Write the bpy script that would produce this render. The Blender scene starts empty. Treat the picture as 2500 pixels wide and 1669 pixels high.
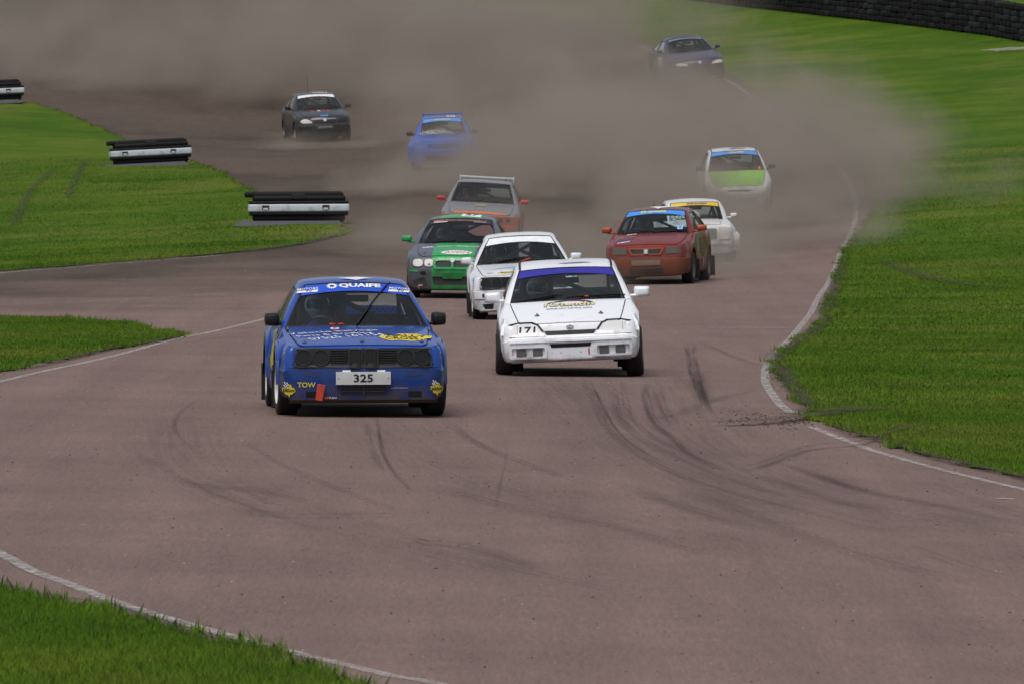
import bpy, bmesh, math, random
import numpy as np
from mathutils import Vector, Matrix
from mathutils.geometry import delaunay_2d_cdt

random.seed(7)
rng = np.random.default_rng(11)
sc = bpy.context.scene
COL = sc.collection
R = math.radians

# ------------------------------------------------------------------ camera, sky, sun, exposure
PXA = 4.8e-5                       # radians per photograph pixel (300 mm lens on 36 mm, 2500 px wide)
PITCH = 0.02714
CAMZ = 3.02
cam_d = bpy.data.cameras.new('camera')
cam_d.lens = 300.0
cam_d.sensor_width = 36.0
cam_d.sensor_fit = 'HORIZONTAL'
cam_d.clip_start = 1.0
cam_d.clip_end = 4000.0
cam_d.dof.use_dof = True
cam_d.dof.focus_distance = 90.0
cam_d.dof.aperture_fstop = 16.0
cam = bpy.data.objects.new('camera', cam_d)
cam.location = (0, 0, CAMZ)
cam.rotation_euler = (math.pi / 2 - PITCH, 0, 0)
COL.objects.link(cam)
sc.camera = cam

SUN_EL, SUN_AZ = 66.0, 205.0       # azimuth clockwise from +Y (behind the photographer, to the left)
world = bpy.data.worlds.new('World')
sc.world = world
world.use_nodes = True
wn = world.node_tree.nodes
wl = world.node_tree.links
bg = wn['Background']
sky = wn.new('ShaderNodeTexSky')
sky.sky_type = 'NISHITA'
sky.sun_disc = False
sky.sun_elevation = R(SUN_EL)
sky.sun_rotation = R(SUN_AZ)
sky.air_density = 1.0
sky.dust_density = 4.0
sky.ozone_density = 1.0
ov = wn.new('ShaderNodeHueSaturation')     # overcast: the cloud sheet takes most of the blue out of the sky
ov.inputs['Saturation'].default_value = 0.5
wl.new(sky.outputs[0], ov.inputs['Color'])
wl.new(ov.outputs[0], bg.inputs['Color'])
bg.inputs['Strength'].default_value = 0.088

sun_d = bpy.data.lights.new('sun', 'SUN')
sun_d.energy = 1.5
sun_d.angle = R(40)
sun_d.color = (1.0, 0.96, 0.9)
sun = bpy.data.objects.new('sun', sun_d)
az, el = R(SUN_AZ), R(SUN_EL)
sdir = Vector((math.sin(az) * math.cos(el), math.cos(az) * math.cos(el), math.sin(el)))
sun.rotation_euler = sdir.to_track_quat('Z', 'Y').to_euler()
COL.objects.link(sun)

sc.view_settings.view_transform = 'Standard'
sc.view_settings.look = 'None'
sc.view_settings.gamma = 1.0
sc.view_settings.use_curve_mapping = False
sc.view_settings.exposure = 0.36
sc.render.engine = 'CYCLES'
sc.cycles.max_bounces = 7
sc.cycles.diffuse_bounces = 2
sc.cycles.glossy_bounces = 3
sc.cycles.transparent_max_bounces = 24
sc.cycles.transmission_bounces = 4
sc.cycles.volume_bounces = 0
sc.cycles.volume_step_rate = 1.0
sc.cycles.volume_max_steps = 128
sc.cycles.use_denoising = True
sc.cycles.caustics_reflective = False
sc.cycles.caustics_refractive = False

# ------------------------------------------------------------------ helpers
def tag(o, label=None, cat=None, group=None, kind=None):
    if label: o['label'] = label
    if cat: o['category'] = cat
    if group: o['group'] = group
    if kind: o['kind'] = kind
    return o

def empty(name, loc=(0, 0, 0)):
    o = bpy.data.objects.new(name, None)
    o.empty_display_size = 0.3
    o.location = loc
    COL.objects.link(o)
    return o

def mk(name, verts, faces, mat=None, parent=None, smooth=True, angle=38):
    me = bpy.data.meshes.new(name)
    me.from_pydata([tuple(v) for v in verts], [], [tuple(f) for f in faces])
    me.update()
    return link(name, me, mat, parent, smooth, angle)

def link(name, me, mat=None, parent=None, smooth=True, angle=38):
    if smooth and len(me.polygons):
        me.polygons.foreach_set('use_smooth', [True] * len(me.polygons))
        if angle:
            me.set_sharp_from_angle(angle=R(angle))
    if mat is not None:
        me.materials.clear()
        me.materials.append(mat)
    o = bpy.data.objects.new(name, me)
    COL.objects.link(o)
    if parent is not None:
        o.parent = parent
    return o

class MB:
    """collects shapes into one mesh"""
    def __init__(s):
        s.v = []; s.f = []
    def add(s, v, f):
        b = len(s.v)
        s.v += [tuple(p) for p in v]
        s.f += [tuple(i + b for i in q) for q in f]
        return s
    def box(s, c, d, rot=None):
        x, y, z = d[0] / 2, d[1] / 2, d[2] / 2
        vs = [Vector((sx * x, sy * y, sz * z)) for sx in (-1, 1) for sy in (-1, 1) for sz in (-1, 1)]
        if rot is not None: vs = [rot @ p for p in vs]
        vs = [p + Vector(c) for p in vs]
        return s.add(vs, [(0, 1, 3, 2), (4, 6, 7, 5), (0, 4, 5, 1), (2, 3, 7, 6), (0, 2, 6, 4), (1, 5, 7, 3)])
    def rbox(s, c, d, r=0.02, seg=2, rot=None, taper=None):
        bm = bmesh.new()
        bmesh.ops.create_cube(bm, size=1)
        for v in bm.verts: v.co = Vector((v.co.x * d[0], v.co.y * d[1], v.co.z * d[2]))
        bmesh.ops.bevel(bm, geom=list(bm.edges), offset=r, segments=seg, affect='EDGES', profile=0.6)
        bm.verts.index_update()
        vs = []
        for v in bm.verts:
            p = v.co.copy()
            if taper: p = taper(p)
            if rot is not None: p = rot @ p
            vs.append(p + Vector(c))
        fs = [[v.index for v in f.verts] for f in bm.faces]
        bm.free()
        return s.add(vs, fs)
    def tube(s, pts, r, n=8, cap=True):
        pts = [Vector(p) for p in pts]
        rs = r if isinstance(r, (list, tuple)) else [r] * len(pts)
        vs = []; fs = []
        prev = None
        for i, p in enumerate(pts):
            t = (pts[min(i + 1, len(pts) - 1)] - pts[max(i - 1, 0)]).normalized()
            a = Vector((0, 0, 1)) if abs(t.z) < 0.9 else Vector((1, 0, 0))
            if prev is not None: a = prev
            u = (a - t * a.dot(t)).normalized(); w = t.cross(u); prev = u
            for k in range(n):
                an = 2 * math.pi * k / n
                vs.append(p + (u * math.cos(an) + w * math.sin(an)) * rs[i])
        for i in range(len(pts) - 1):
            for k in range(n):
                a0 = i * n + k; a1 = i * n + (k + 1) % n
                fs.append((a0, a1, a1 + n, a0 + n))
        if cap:
            fs.append(tuple(range(n))[::-1]); fs.append(tuple((len(pts) - 1) * n + k for k in range(n)))
        return s.add(vs, fs)
    def lathe(s, prof, n=32, axis='x', c=(0, 0, 0)):
        vs = []; fs = []
        for (r, h) in prof:
            for k in range(n):
                a = 2 * math.pi * k / n
                q = (h, r * math.cos(a), r * math.sin(a)) if axis == 'x' else ((r * math.cos(a), h, r * math.sin(a)) if axis == 'y' else (r * math.cos(a), r * math.sin(a), h))
                vs.append((q[0] + c[0], q[1] + c[1], q[2] + c[2]))
        for i in range(len(prof) - 1):
            for k in range(n):
                a0 = i * n + k; a1 = i * n + (k + 1) % n
                fs.append((a0, a1, a1 + n, a0 + n))
        return s.add(vs, fs)
    def build(s, name, mat=None, parent=None, smooth=True, angle=38):
        return mk(name, s.v, s.f, mat, parent, smooth, angle)

def grid(fn, nu, nv):
    vs = [fn(i / (nu - 1), j / (nv - 1)) for j in range(nv) for i in range(nu)]
    fs = [(j * nu + i, j * nu + i + 1, (j + 1) * nu + i + 1, (j + 1) * nu + i) for j in range(nv - 1) for i in range(nu - 1)]
    return vs, fs

def sm(a, b, x):
    t = min(1.0, max(0.0, (x - a) / (b - a))) if a != b else float(x > a)
    return t * t * (3 - 2 * t)

def lerp(a, b, t): return a + (b - a) * t
def pl(pts, x):
    if x <= pts[0][0]: return pts[0][1]
    for (a, u), (b, v) in zip(pts, pts[1:]):
        if x <= b: return u + (v - u) * (x - a) / (b - a)
    return pts[-1][1]

# ------------------------------------------------------------------ materials (all procedural)
def nmat(name):
    m = bpy.data.materials.new(name)
    m.use_nodes = True
    nt = m.node_tree
    return m, nt, nt.nodes['Principled BSDF'], nt.nodes, nt.links

_mc = {}
def plain(name, col, rough=0.6, metal=0.0, spec=0.5):
    if name in _mc: return _mc[name]
    m, nt, b, N, L = nmat(name)
    tc = N.new('ShaderNodeTexCoord'); nz = N.new('ShaderNodeTexNoise')
    nz.inputs['Scale'].default_value = 9.0; nz.inputs['Detail'].default_value = 5
    L.new(tc.outputs['Object'], nz.inputs['Vector'])
    mx = N.new('ShaderNodeMix'); mx.data_type = 'RGBA'
    L.new(nz.outputs['Fac'], mx.inputs['Factor'])
    mx.inputs['A'].default_value = (*[c * 0.78 for c in col], 1)
    mx.inputs['B'].default_value = (*[min(1, c * 1.18) for c in col], 1)
    L.new(mx.outputs['Result'], b.inputs['Base Color'])
    b.inputs['Roughness'].default_value = rough
    b.inputs['Metallic'].default_value = metal
    b.inputs['Specular IOR Level'].default_value = spec
    _mc[name] = m
    return m

MUD = (0.085, 0.066, 0.052, 1)
def paint(name, col, dirt=0.5, rough=0.32, col2=None, split=None, coat=0.6, ztop=0.75):
    """car paint with road dirt; split=('x',w) centre stripe or ('z',h) lower colour, both painted that way"""
    if name in _mc: return _mc[name]
    m, nt, b, N, L = nmat(name)
    tc = N.new('ShaderNodeTexCoord')
    sep = N.new('ShaderNodeSeparateXYZ'); L.new(tc.outputs['Object'], sep.inputs[0])
    base = N.new('ShaderNodeMix'); base.data_type = 'RGBA'
    base.inputs['A'].default_value = (*col, 1); base.inputs['B'].default_value = (*(col2 or col), 1)
    if split:
        ax, lim = split
        if ax == 'x':
            ab = N.new('ShaderNodeMath'); ab.operation = 'ABSOLUTE'; L.new(sep.outputs['X'], ab.inputs[0])
            lt = N.new('ShaderNodeMath'); lt.operation = 'LESS_THAN'; L.new(ab.outputs[0], lt.inputs[0]); lt.inputs[1].default_value = lim
        else:
            lt = N.new('ShaderNodeMath'); lt.operation = 'LESS_THAN'; L.new(sep.outputs['Z'], lt.inputs[0]); lt.inputs[1].default_value = lim
        L.new(lt.outputs[0], base.inputs['Factor'])
    else:
        base.inputs['Factor'].default_value = 0
    n1 = N.new('ShaderNodeTexNoise'); n1.inputs['Scale'].default_value = 5.5; n1.inputs['Detail'].default_value = 9; n1.inputs['Roughness'].default_value = 0.68
    L.new(tc.outputs['Object'], n1.inputs['Vector'])
    # dirt thrown up by the wheels: more of it low on the body, in patches
    hz = N.new('ShaderNodeMapRange'); L.new(sep.outputs['Z'], hz.inputs['Value'])
    hz.inputs['From Min'].default_value = 0.12; hz.inputs['From Max'].default_value = ztop
    hz.inputs['To Min'].default_value = 0.34 * dirt + 0.08; hz.inputs['To Max'].default_value = -0.10 + 0.08 * dirt
    ad = N.new('ShaderNodeMath'); ad.operation = 'ADD'; L.new(n1.outputs['Fac'], ad.inputs[0]); L.new(hz.outputs[0], ad.inputs[1])
    mr = N.new('ShaderNodeMapRange'); L.new(ad.outputs[0], mr.inputs['Value'])
    mr.inputs['From Min'].default_value = 0.48; mr.inputs['From Max'].default_value = 0.86
    mr.inputs['To Min'].default_value = 0.0; mr.inputs['To Max'].default_value = 0.9
    mx = N.new('ShaderNodeMix'); mx.data_type = 'RGBA'
    L.new(mr.outputs[0], mx.inputs['Factor']); L.new(base.outputs['Result'], mx.inputs['A']); mx.inputs['B'].default_value = MUD
    L.new(mx.outputs['Result'], b.inputs['Base Color'])
    rr = N.new('ShaderNodeMapRange'); L.new(mr.outputs[0], rr.inputs['Value']); rr.inputs['To Min'].default_value = rough; rr.inputs['To Max'].default_value = 0.85
    L.new(rr.outputs[0], b.inputs['Roughness'])
    ct = N.new('ShaderNodeMapRange'); L.new(mr.outputs[0], ct.inputs['Value']); ct.inputs['From Max'].default_value = 0.4
    ct.inputs['To Min'].default_value = coat; ct.inputs['To Max'].default_value = 0.0
    L.new(ct.outputs[0], b.inputs['Coat Weight']); b.inputs['Coat Roughness'].default_value = 0.08; b.inputs['Specular IOR Level'].default_value = 0.2
    # faint dents so that reflections are not perfect
    n2 = N.new('ShaderNodeTexNoise'); n2.inputs['Scale'].default_value = 3.0; n2.inputs['Detail'].default_value = 3
    L.new(tc.outputs['Object'], n2.inputs['Vector'])
    bp = N.new('ShaderNodeBump'); bp.inputs['Strength'].default_value = 0.12; bp.inputs['Distance'].default_value = 0.03
    L.new(n2.outputs['Fac'], bp.inputs['Height']); L.new(bp.outputs[0], b.inputs['Normal'])
    _mc[name] = m
    return m

def glassmat():
    m = bpy.data.materials.new('car_glass'); m.use_nodes = True
    N = m.node_tree.nodes; L = m.node_tree.links
    N.remove(N['Principled BSDF'])
    out = N['Material Output']
    tr = N.new('ShaderNodeBsdfTransparent'); tr.inputs[0].default_value = (0.80, 0.91, 0.93, 1)
    gl = N.new('ShaderNodeBsdfGlossy'); gl.inputs['Roughness'].default_value = 0.04; gl.inputs['Color'].default_value = (0.9, 0.95, 0.95, 1)
    df = N.new('ShaderNodeBsdfDiffuse'); df.inputs['Color'].default_value = (0.22, 0.2, 0.17, 1)
    fr = N.new('ShaderNodeFresnel'); fr.inputs['IOR'].default_value = 1.5
    tc = N.new('ShaderNodeTexCoord'); nz = N.new('ShaderNodeTexNoise'); nz.inputs['Scale'].default_value = 4; nz.inputs['Detail'].default_value = 8
    L.new(tc.outputs['Object'], nz.inputs['Vector'])
    mr = N.new('ShaderNodeMapRange'); L.new(nz.outputs['Fac'], mr.inputs['Value']); mr.inputs['From Min'].default_value = 0.4; mr.inputs['From Max'].default_value = 0.8
    mr.inputs['To Min'].default_value = 0.0; mr.inputs['To Max'].default_value = 0.05
    m1 = N.new('ShaderNodeMixShader'); L.new(fr.outputs[0], m1.inputs[0]); L.new(tr.outputs[0], m1.inputs[1]); L.new(gl.outputs[0], m1.inputs[2])
    m2 = N.new('ShaderNodeMixShader'); L.new(mr.outputs[0], m2.inputs[0]); L.new(m1.outputs[0], m2.inputs[1]); L.new(df.outputs[0], m2.inputs[2])
    L.new(m2.outputs[0], out.inputs[0])
    return m

GLASS = glassmat()
def filmmat(name, col, k):
    m = bpy.data.materials.new(name); m.use_nodes = True
    N = m.node_tree.nodes; L = m.node_tree.links
    N.remove(N['Principled BSDF'])
    tr = N.new('ShaderNodeBsdfTransparent'); tr.inputs[0].default_value = (*col, 1)
    df = N.new('ShaderNodeBsdfDiffuse'); df.inputs['Color'].default_value = (*[c * .8 for c in col], 1)
    mx = N.new('ShaderNodeMixShader'); mx.inputs[0].default_value = k
    L.new(tr.outputs[0], mx.inputs[1]); L.new(df.outputs[0], mx.inputs[2]); L.new(mx.outputs[0], N['Material Output'].inputs[0])
    return m
BLACK = plain('black_plastic', (0.009, 0.009, 0.010), 0.5, 0, 0.3)
DARK = plain('dark_interior', (0.018, 0.019, 0.021), 0.8)
RUBBER = plain('tyre_rubber', (0.016, 0.0155, 0.015), 0.85)
GREYM = plain('grey_metal', (0.22, 0.22, 0.22), 0.45, 0.6)
CAGE = plain('cage_grey', (0.05, 0.055, 0.065), 0.5)
WHITEP = plain('white_vinyl', (0.72, 0.73, 0.75), 0.5)
YELV = plain('yellow_vinyl', (0.62, 0.50, 0.03), 0.5)
REDV = plain('red_vinyl', (0.55, 0.03, 0.03), 0.5)
NAVYV = plain('navy_vinyl', (0.02, 0.03, 0.12), 0.5)
BLKV = plain('black_vinyl', (0.011, 0.011, 0.012), 0.5, 0, 0.3)
SKYV = plain('light_blue_vinyl', (0.06, 0.25, 0.68), 0.5)
LENS = plain('taped_lamp_white', (0.62, 0.62, 0.60), 0.55)
# ------------------------------------------------------------------ terrain: a shallow valley floor rising to a hillside
TC = [0.02479, -0.24235, 0.2297, 0.73902, -2.93907, 4.21732, -1.19806, -0.18231, 0.09465, 0.20207]
TA = np.array([-0.034, 0.081, 0.016, -0.022, -0.089, 0.005, -0.151, 0.308, -0.628, 0.24, -0.224, 0.22, 0.093, 0.091, -0.063, 0.112, 0.031, 0.172, 0.053, -0.208])
TP = np.array([[-1.53, 85.85], [0.67, 99.42], [0.18, 132.11], [2.56, 156.72], [-1.03, 154.74], [-0.72, 183.93], [5.48, 206.5], [-1.74, 217.51], [-6.02, 271.05], [5.85, 271.1], [4.01, 181.97], [-4.56, 184.33], [-9.86, 232.21], [-16.65, 271.08], [-14.23, 312.18], [-3.96, 330.22], [-15.28, 335.24], [0.0, 318.2], [17.1, 285.17], [7.24, 335.24]])
def H(X, Y):
    X = np.atleast_1d(np.asarray(X, float)); Y = np.atleast_1d(np.asarray(Y, float))
    Yc = np.clip(Y, 20, 335)
    w = 30 * np.log1p(np.exp((Yc - 110) / 30.0)) / 100
    x = 2.5 * np.tanh(X / 25)
    B = np.stack([np.ones_like(x), x, Yc / 100, w * x, w, w ** 2, w ** 3, w ** 2 * x, w ** 2 * x ** 2, w ** 4], -1)
    z = B @ np.array(TC)
    g = np.exp(-((X[..., None] - TP[:, 0]) / 3.5) ** 2 / 2 - ((Yc[..., None] - TP[:, 1]) / 18) ** 2 / 2)
    z = z + g @ TA
    z = z + 0.16 * np.clip(Y - 335, 0, 120)
    return z
def h1(x, y): return float(H([x], [y])[0])

CP, SP_ = math.cos(PITCH), math.sin(PITCH)
def px2w(pts):
    """photograph pixels -> points on the terrain"""
    pts = np.asarray(pts, float).reshape(-1, 2)
    out = np.zeros((len(pts), 3))
    D = np.concatenate([np.linspace(20, 340, 2600), np.linspace(341, 460, 300)])
    for i, (px, py) in enumerate(pts):
        a = (px - 1250) * PXA; b = -(py - 834.5) * PXA
        X = a * D; Y = D * CP + b * D * SP_; Z = CAMZ - D * SP_ + b * D * CP
        g = H(X, Y) - Z
        k = np.where((g[:-1] < 0) & (g[1:] >= 0))[0]
        k = k[0] if len(k) else len(D) - 2
        t = np.clip(-g[k] / (g[k + 1] - g[k] + 1e-9), 0, 1)
        out[i] = (lerp(X[k], X[k + 1], t), lerp(Y[k], Y[k + 1], t), 0)
    out[:, 2] = H(out[:, 0], out[:, 1])
    return out

def ground_mats():
    # --- worn reddish asphalt that turns into loose brown dirt up the hill
    m, nt, b, N, L = nmat('track_surface')
    geo = N.new('ShaderNodeNewGeometry'); sep = N.new('ShaderNodeSeparateXYZ'); L.new(geo.outputs['Position'], sep.inputs[0])
    def noise(scale, det=6, ro=0.6, vec=None):
        n = N.new('ShaderNodeTexNoise'); n.inputs['Scale'].default_value = scale; n.inputs['Detail'].default_value = det; n.inputs['Roughness'].default_value = ro
        L.new(vec or geo.outputs['Position'], n.inputs['Vector']); return n.outputs['Fac']
    def ramp(fac, stops):
        r = N.new('ShaderNodeValToRGB'); L.new(fac, r.inputs['Fac'])
        el = r.color_ramp.elements
        for i, (p, c) in enumerate(stops):
            e = el[i] if i < 2 else el.new(p)
            e.position = p; e.color = (*c, 1)
        return r.outputs['Color']
    def mix(f, a, c, mode='MIX'):
        x = N.new('ShaderNodeMix'); x.data_type = 'RGBA'; x.blend_type = mode
        for k, s in (('Factor', f), ('A', a), ('B', c)):
            if hasattr(s, 'links') or hasattr(s, 'node'): L.new(s, x.inputs[k])
            else: x.inputs[k].default_value = s if k == 'Factor' else (*s, 1)
        return x.outputs['Result']
    grain = noise(55, 4, 0.75)
    asp = ramp(grain, [(0.28, (0.068, 0.046, 0.039)), (0.5, (0.164, 0.115, 0.102)), (0.74, (0.290, 0.206, 0.178))])
    big = noise(0.35, 5, 0.6)
    asp = mix(0.5, asp, ramp(big, [(0.3, (0.36, 0.34, 0.34)), (0.7, (0.58, 0.55, 0.54))]), 'OVERLAY')
    # long drag streaks along the racing line
    mp = N.new('ShaderNodeMapping'); mp.inputs['Scale'].default_value = (1.6, 0.05, 1); mp.inputs['Rotation'].default_value = (0, 0, R(2))
    L.new(geo.outputs['Position'], mp.inputs['Vector'])
    st = noise(1.0, 6, 0.65, mp.outputs[0])
    asp = mix(0.55, asp, ramp(st, [(0.35, (0.38, 0.37, 0.37)), (0.62, (0.54, 0.53, 0.53))]), 'OVERLAY')
    mps = N.new('ShaderNodeMapping'); mps.inputs['Scale'].default_value = (34, 1.6, 1); L.new(geo.outputs['Position'], mps.inputs['Vector'])
    asp = mix(0.8, asp, ramp(noise(1.0, 5, 0.8, mps.outputs[0]), [(0.25, (0.34, 0.34, 0.34)), (0.5, (0.5, 0.5, 0.5)), (0.75, (0.66, 0.64, 0.64))]), 'OVERLAY')
    dirtn = noise(0.16, 7, 0.62); d2 = noise(6.0, 8, 0.75)
    drt = ramp(d2, [(0.3, (0.034, 0.023, 0.016)), (0.55, (0.075, 0.053, 0.039)), (0.8, (0.14, 0.105, 0.08))])
    mpd = N.new('ShaderNodeMapping'); mpd.inputs['Scale'].default_value = (0.22, 0.09, 1); L.new(geo.outputs['Position'], mpd.inputs['Vector'])
    ruts = noise(1.0, 7, 0.6, mpd.outputs[0])
    drt = mix(0.75, drt, ramp(ruts, [(0.36, (0.28, 0.26, 0.25)), (0.48, (0.5, 0.5, 0.5)), (0.66, (0.64, 0.63, 0.62))]), 'OVERLAY')
    ma = N.new('ShaderNodeMath'); ma.operation = 'MULTIPLY_ADD'; L.new(dirtn, ma.inputs[0]); ma.inputs[1].default_value = 60.0; L.new(sep.outputs['Y'], ma.inputs[2])
    # the right-hand lane stays sealed further up
    mb_ = N.new('ShaderNodeMath'); mb_.operation = 'MULTIPLY_ADD'; L.new(sep.outputs['X'], mb_.inputs[0]); mb_.inputs[1].default_value = -3.0; L.new(ma.outputs[0], mb_.inputs[2])
    mr = N.new('ShaderNodeMapRange'); L.new(mb_.outputs[0], mr.inputs['Value']); mr.inputs['From Min'].default_value = 185; mr.inputs['From Max'].default_value = 215
    col = mix(mr.outputs[0], asp, drt)
    L.new(col, b.inputs['Base Color'])
    b.inputs['Roughness'].default_value = 0.88; b.inputs['Specular IOR Level'].default_value = 0.3
    bp = N.new('ShaderNodeBump'); bp.inputs['Strength'].default_value = 0.5; bp.inputs['Distance'].default_value = 0.012
    L.new(grain, bp.inputs['Height'])
    bp2 = N.new('ShaderNodeBump'); bp2.inputs['Strength'].default_value = 0.6; bp2.inputs['Distance'].default_value = 0.25
    mh = N.new('ShaderNodeMath'); mh.operation = 'MULTIPLY'; L.new(mr.outputs[0], mh.inputs[0]); L.new(ruts, mh.inputs[1])
    L.new(mh.outputs[0], bp2.inputs['Height']); L.new(bp.outputs[0], bp2.inputs['Normal']); L.new(bp2.outputs[0], b.inputs['Normal'])
    track = m

    def grass(name, blades):
        m, nt, b, N2, L2 = nmat(name)
        nonlocal N, L, geo
        N, L = N2, L2
        geo = N.new('ShaderNodeNewGeometry')
        a = noise(0.30, 6, 0.62); c = noise(2.2, 6, 0.7); d = noise(0.17, 6, 0.66)
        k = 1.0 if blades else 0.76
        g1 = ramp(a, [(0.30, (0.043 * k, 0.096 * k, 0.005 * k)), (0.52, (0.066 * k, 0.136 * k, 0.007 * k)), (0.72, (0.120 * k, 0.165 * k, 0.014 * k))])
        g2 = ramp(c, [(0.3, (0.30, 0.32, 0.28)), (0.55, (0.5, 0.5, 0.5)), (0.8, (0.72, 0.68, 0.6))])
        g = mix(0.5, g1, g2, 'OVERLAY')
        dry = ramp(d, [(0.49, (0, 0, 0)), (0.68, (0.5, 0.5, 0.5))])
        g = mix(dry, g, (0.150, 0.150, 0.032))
        if not blades:
            soil = ramp(noise(3.1, 8, 0.7), [(0.60, (0, 0, 0)), (0.72, (0.8, 0.8, 0.8))])
            g = mix(soil, g, (0.06, 0.045, 0.03))
        else:
            at = N.new('ShaderNodeAttribute'); at.attribute_name = 'tone'; at.attribute_type = 'GEOMETRY'
            g = mix(0.85, g, ramp(at.outputs['Fac'], [(0.0, (0.36, 0.37, 0.33)), (0.5, (0.5, 0.5, 0.5)), (1.0, (0.66, 0.64, 0.57))]), 'OVERLAY')
        L.new(g, b.inputs['Base Color'])
        b.inputs['Roughness'].default_value = 0.6 if blades else 0.9
        b.inputs['Specular IOR Level'].default_value = 0.06
        if blades:     # blades share most of the lawn's own normal
            va = N.new('ShaderNodeVectorMath'); va.operation = 'MULTIPLY_ADD'; L.new(geo.outputs['Normal'], va.inputs[0]); va.inputs[1].default_value = (.35, .35, .35); va.inputs[2].default_value = (0, 0, .8)
            vn = N.new('ShaderNodeVectorMath'); vn.operation = 'NORMALIZE'; L.new(va.outputs[0], vn.inputs[0]); L.new(vn.outputs[0], b.inputs['Normal'])
        return m
    return track, grass('turf', False), grass('grass_blades', True)
M_TRACK, M_TURF, M_BLADE = ground_mats()

# one sheet for the whole track surface, out to the horizon
xs = np.unique(np.concatenate([np.linspace(-900, -60, 22), np.linspace(-60, -24, 19), np.linspace(-24, 24, 97), np.linspace(24, 60, 19), np.linspace(60, 900, 22)]))
ys = np.unique(np.concatenate([np.linspace(-300, 20, 12), np.linspace(20, 340, 321), np.linspace(340, 460, 41), np.linspace(460, 1600, 20)]))
XX, YY = np.meshgrid(xs, ys)
ZZ = H(XX.ravel(), YY.ravel()).reshape(XX.shape)
vs = np.stack([XX.ravel(), YY.ravel(), ZZ.ravel()], 1)
nx = len(xs)
fs = [(j * nx + i, j * nx + i + 1, (j + 1) * nx + i + 1, (j + 1) * nx + i) for j in range(len(ys) - 1) for i in range(nx - 1)]
track = mk('track', vs, fs, M_TRACK, None, True, None)
tag(track, kind='structure')

# ---- grass: four areas around the track (photograph pixels of their edges)
def jag(poly, step=0.5, amp=0.12):
    """subdivide an edge line and roughen it (amp in metres)"""
    w = px2w(poly)[:, :2]
    out = []
    for p, q in zip(w[:-1], w[1:]):
        d = np.linalg.norm(q - p)
        n = max(1, min(60, int(d / step)))
        for k in range(n):
            out.append(p + (q - p) * k / n + rng.normal(0, amp, 2) * (np.array([0.55, 2.0]) if k else 0))
    out.append(w[-1])
    return np.array(out)

E_RIGHT = [(985, 3), (1250, 30), (1480, 80), (1640, 118), (1700, 140), (1830, 215), (1918, 264), (2014, 326), (2075, 385), (2125, 450), (2130, 520), (2095, 570), (2071, 600),
           (2056, 650), (2037, 680), (2060, 699), (2029, 726), (2021, 753), (2018, 780), (1985, 807), (1937, 845), (1903, 868), (1893, 891), (1914, 925), (1945, 963), (1991, 1006),
           (1965, 1024), (2018, 1032), (2056, 1048), (2086, 1063), (2140, 1069), (2209, 1094), (2274, 1115), (2366, 1136), (2446, 1157), (2500, 1166), (2900, 1270)]
E_LEFT = [(-300, 262), (-120, 258), (0, 256), (69, 252), (126, 267), (172, 283), (222, 306), (276, 329), (326, 352), (400, 376), (479, 398), (536, 420), (594, 455), (650, 487), (720, 512), (800, 540), (862, 562),
          (830, 576), (804, 581), (709, 600), (575, 616), (421, 629), (268, 641), (115, 654), (0, 662), (-300, 690)]
E_ISLE = [(-300, 768), (0, 774), (60, 776), (164, 777), (238, 785), (298, 788), (373, 806), (417, 809), (446, 819), (387, 834), (328, 843), (253, 856), (179, 871), (119, 886), (60, 895), (0, 907), (-300, 1000)]
E_NEAR = [(-300, 1360), (0, 1440), (47, 1455), (112, 1469), (187, 1483), (253, 1487), (281, 1506), (398, 1534), (478, 1555), (506, 1574), (585, 1572), (679, 1600), (749, 1632), (820, 1661), (890, 1690), (1100, 1800), (1300, 1900)]

def region(edge, far):
    e = jag(edge)
    return np.concatenate([e, np.array(far, float)])
wr = region(E_RIGHT, [(70, 40), (800, 40), (800, 1500), (-800, 1500), (-800, 420), (-120, 385), (-30, 352)])
wlft = region(E_LEFT, [(-60, 150), (-300, 160), (-300, 262), (-60, 268)])
wi = region(E_ISLE, [(-30, 88), (-30, 104)])
wnr = region(E_NEAR, [(5, 5), (-60, 5), (-60, 62)])

def inside(poly, P):
    x, y = P[:, 0], P[:, 1]
    r = np.zeros(len(P), bool)
    a = poly; b = np.roll(poly, -1, 0)
    for (x0, y0), (x1, y1) in zip(a, b):
        c = ((y0 > y) != (y1 > y))
        with np.errstate(divide='ignore', invalid='ignore'):
            r ^= c & (x < (x1 - x0) * (y - y0) / (y1 - y0 + 1e-12) + x0)
    return r

def sheet(name, poly, extra, mat, lift):
    n = len(poly)
    pts = [Vector(p) for p in poly] + [Vector(p) for p in extra]
    r = delaunay_2d_cdt(pts, [(i, (i + 1) % n) for i in range(n)], [], 1, 1e-5)
    V = np.array([(v.x, v.y) for v in r[0]])
    Z = H(V[:, 0], V[:, 1]) + lift
    return mk(name, np.c_[V, Z], r[2], mat, None, True, None)

def lattice(poly, box, step):
    x0, x1, y0, y1 = box
    g = np.stack(np.meshgrid(np.arange(x0, x1, step[0]), np.arange(y0, y1, step[1])), -1).reshape(-1, 2)
    g = g + rng.normal(0, 0.05, g.shape)
    return g[inside(poly, g)]

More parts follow.
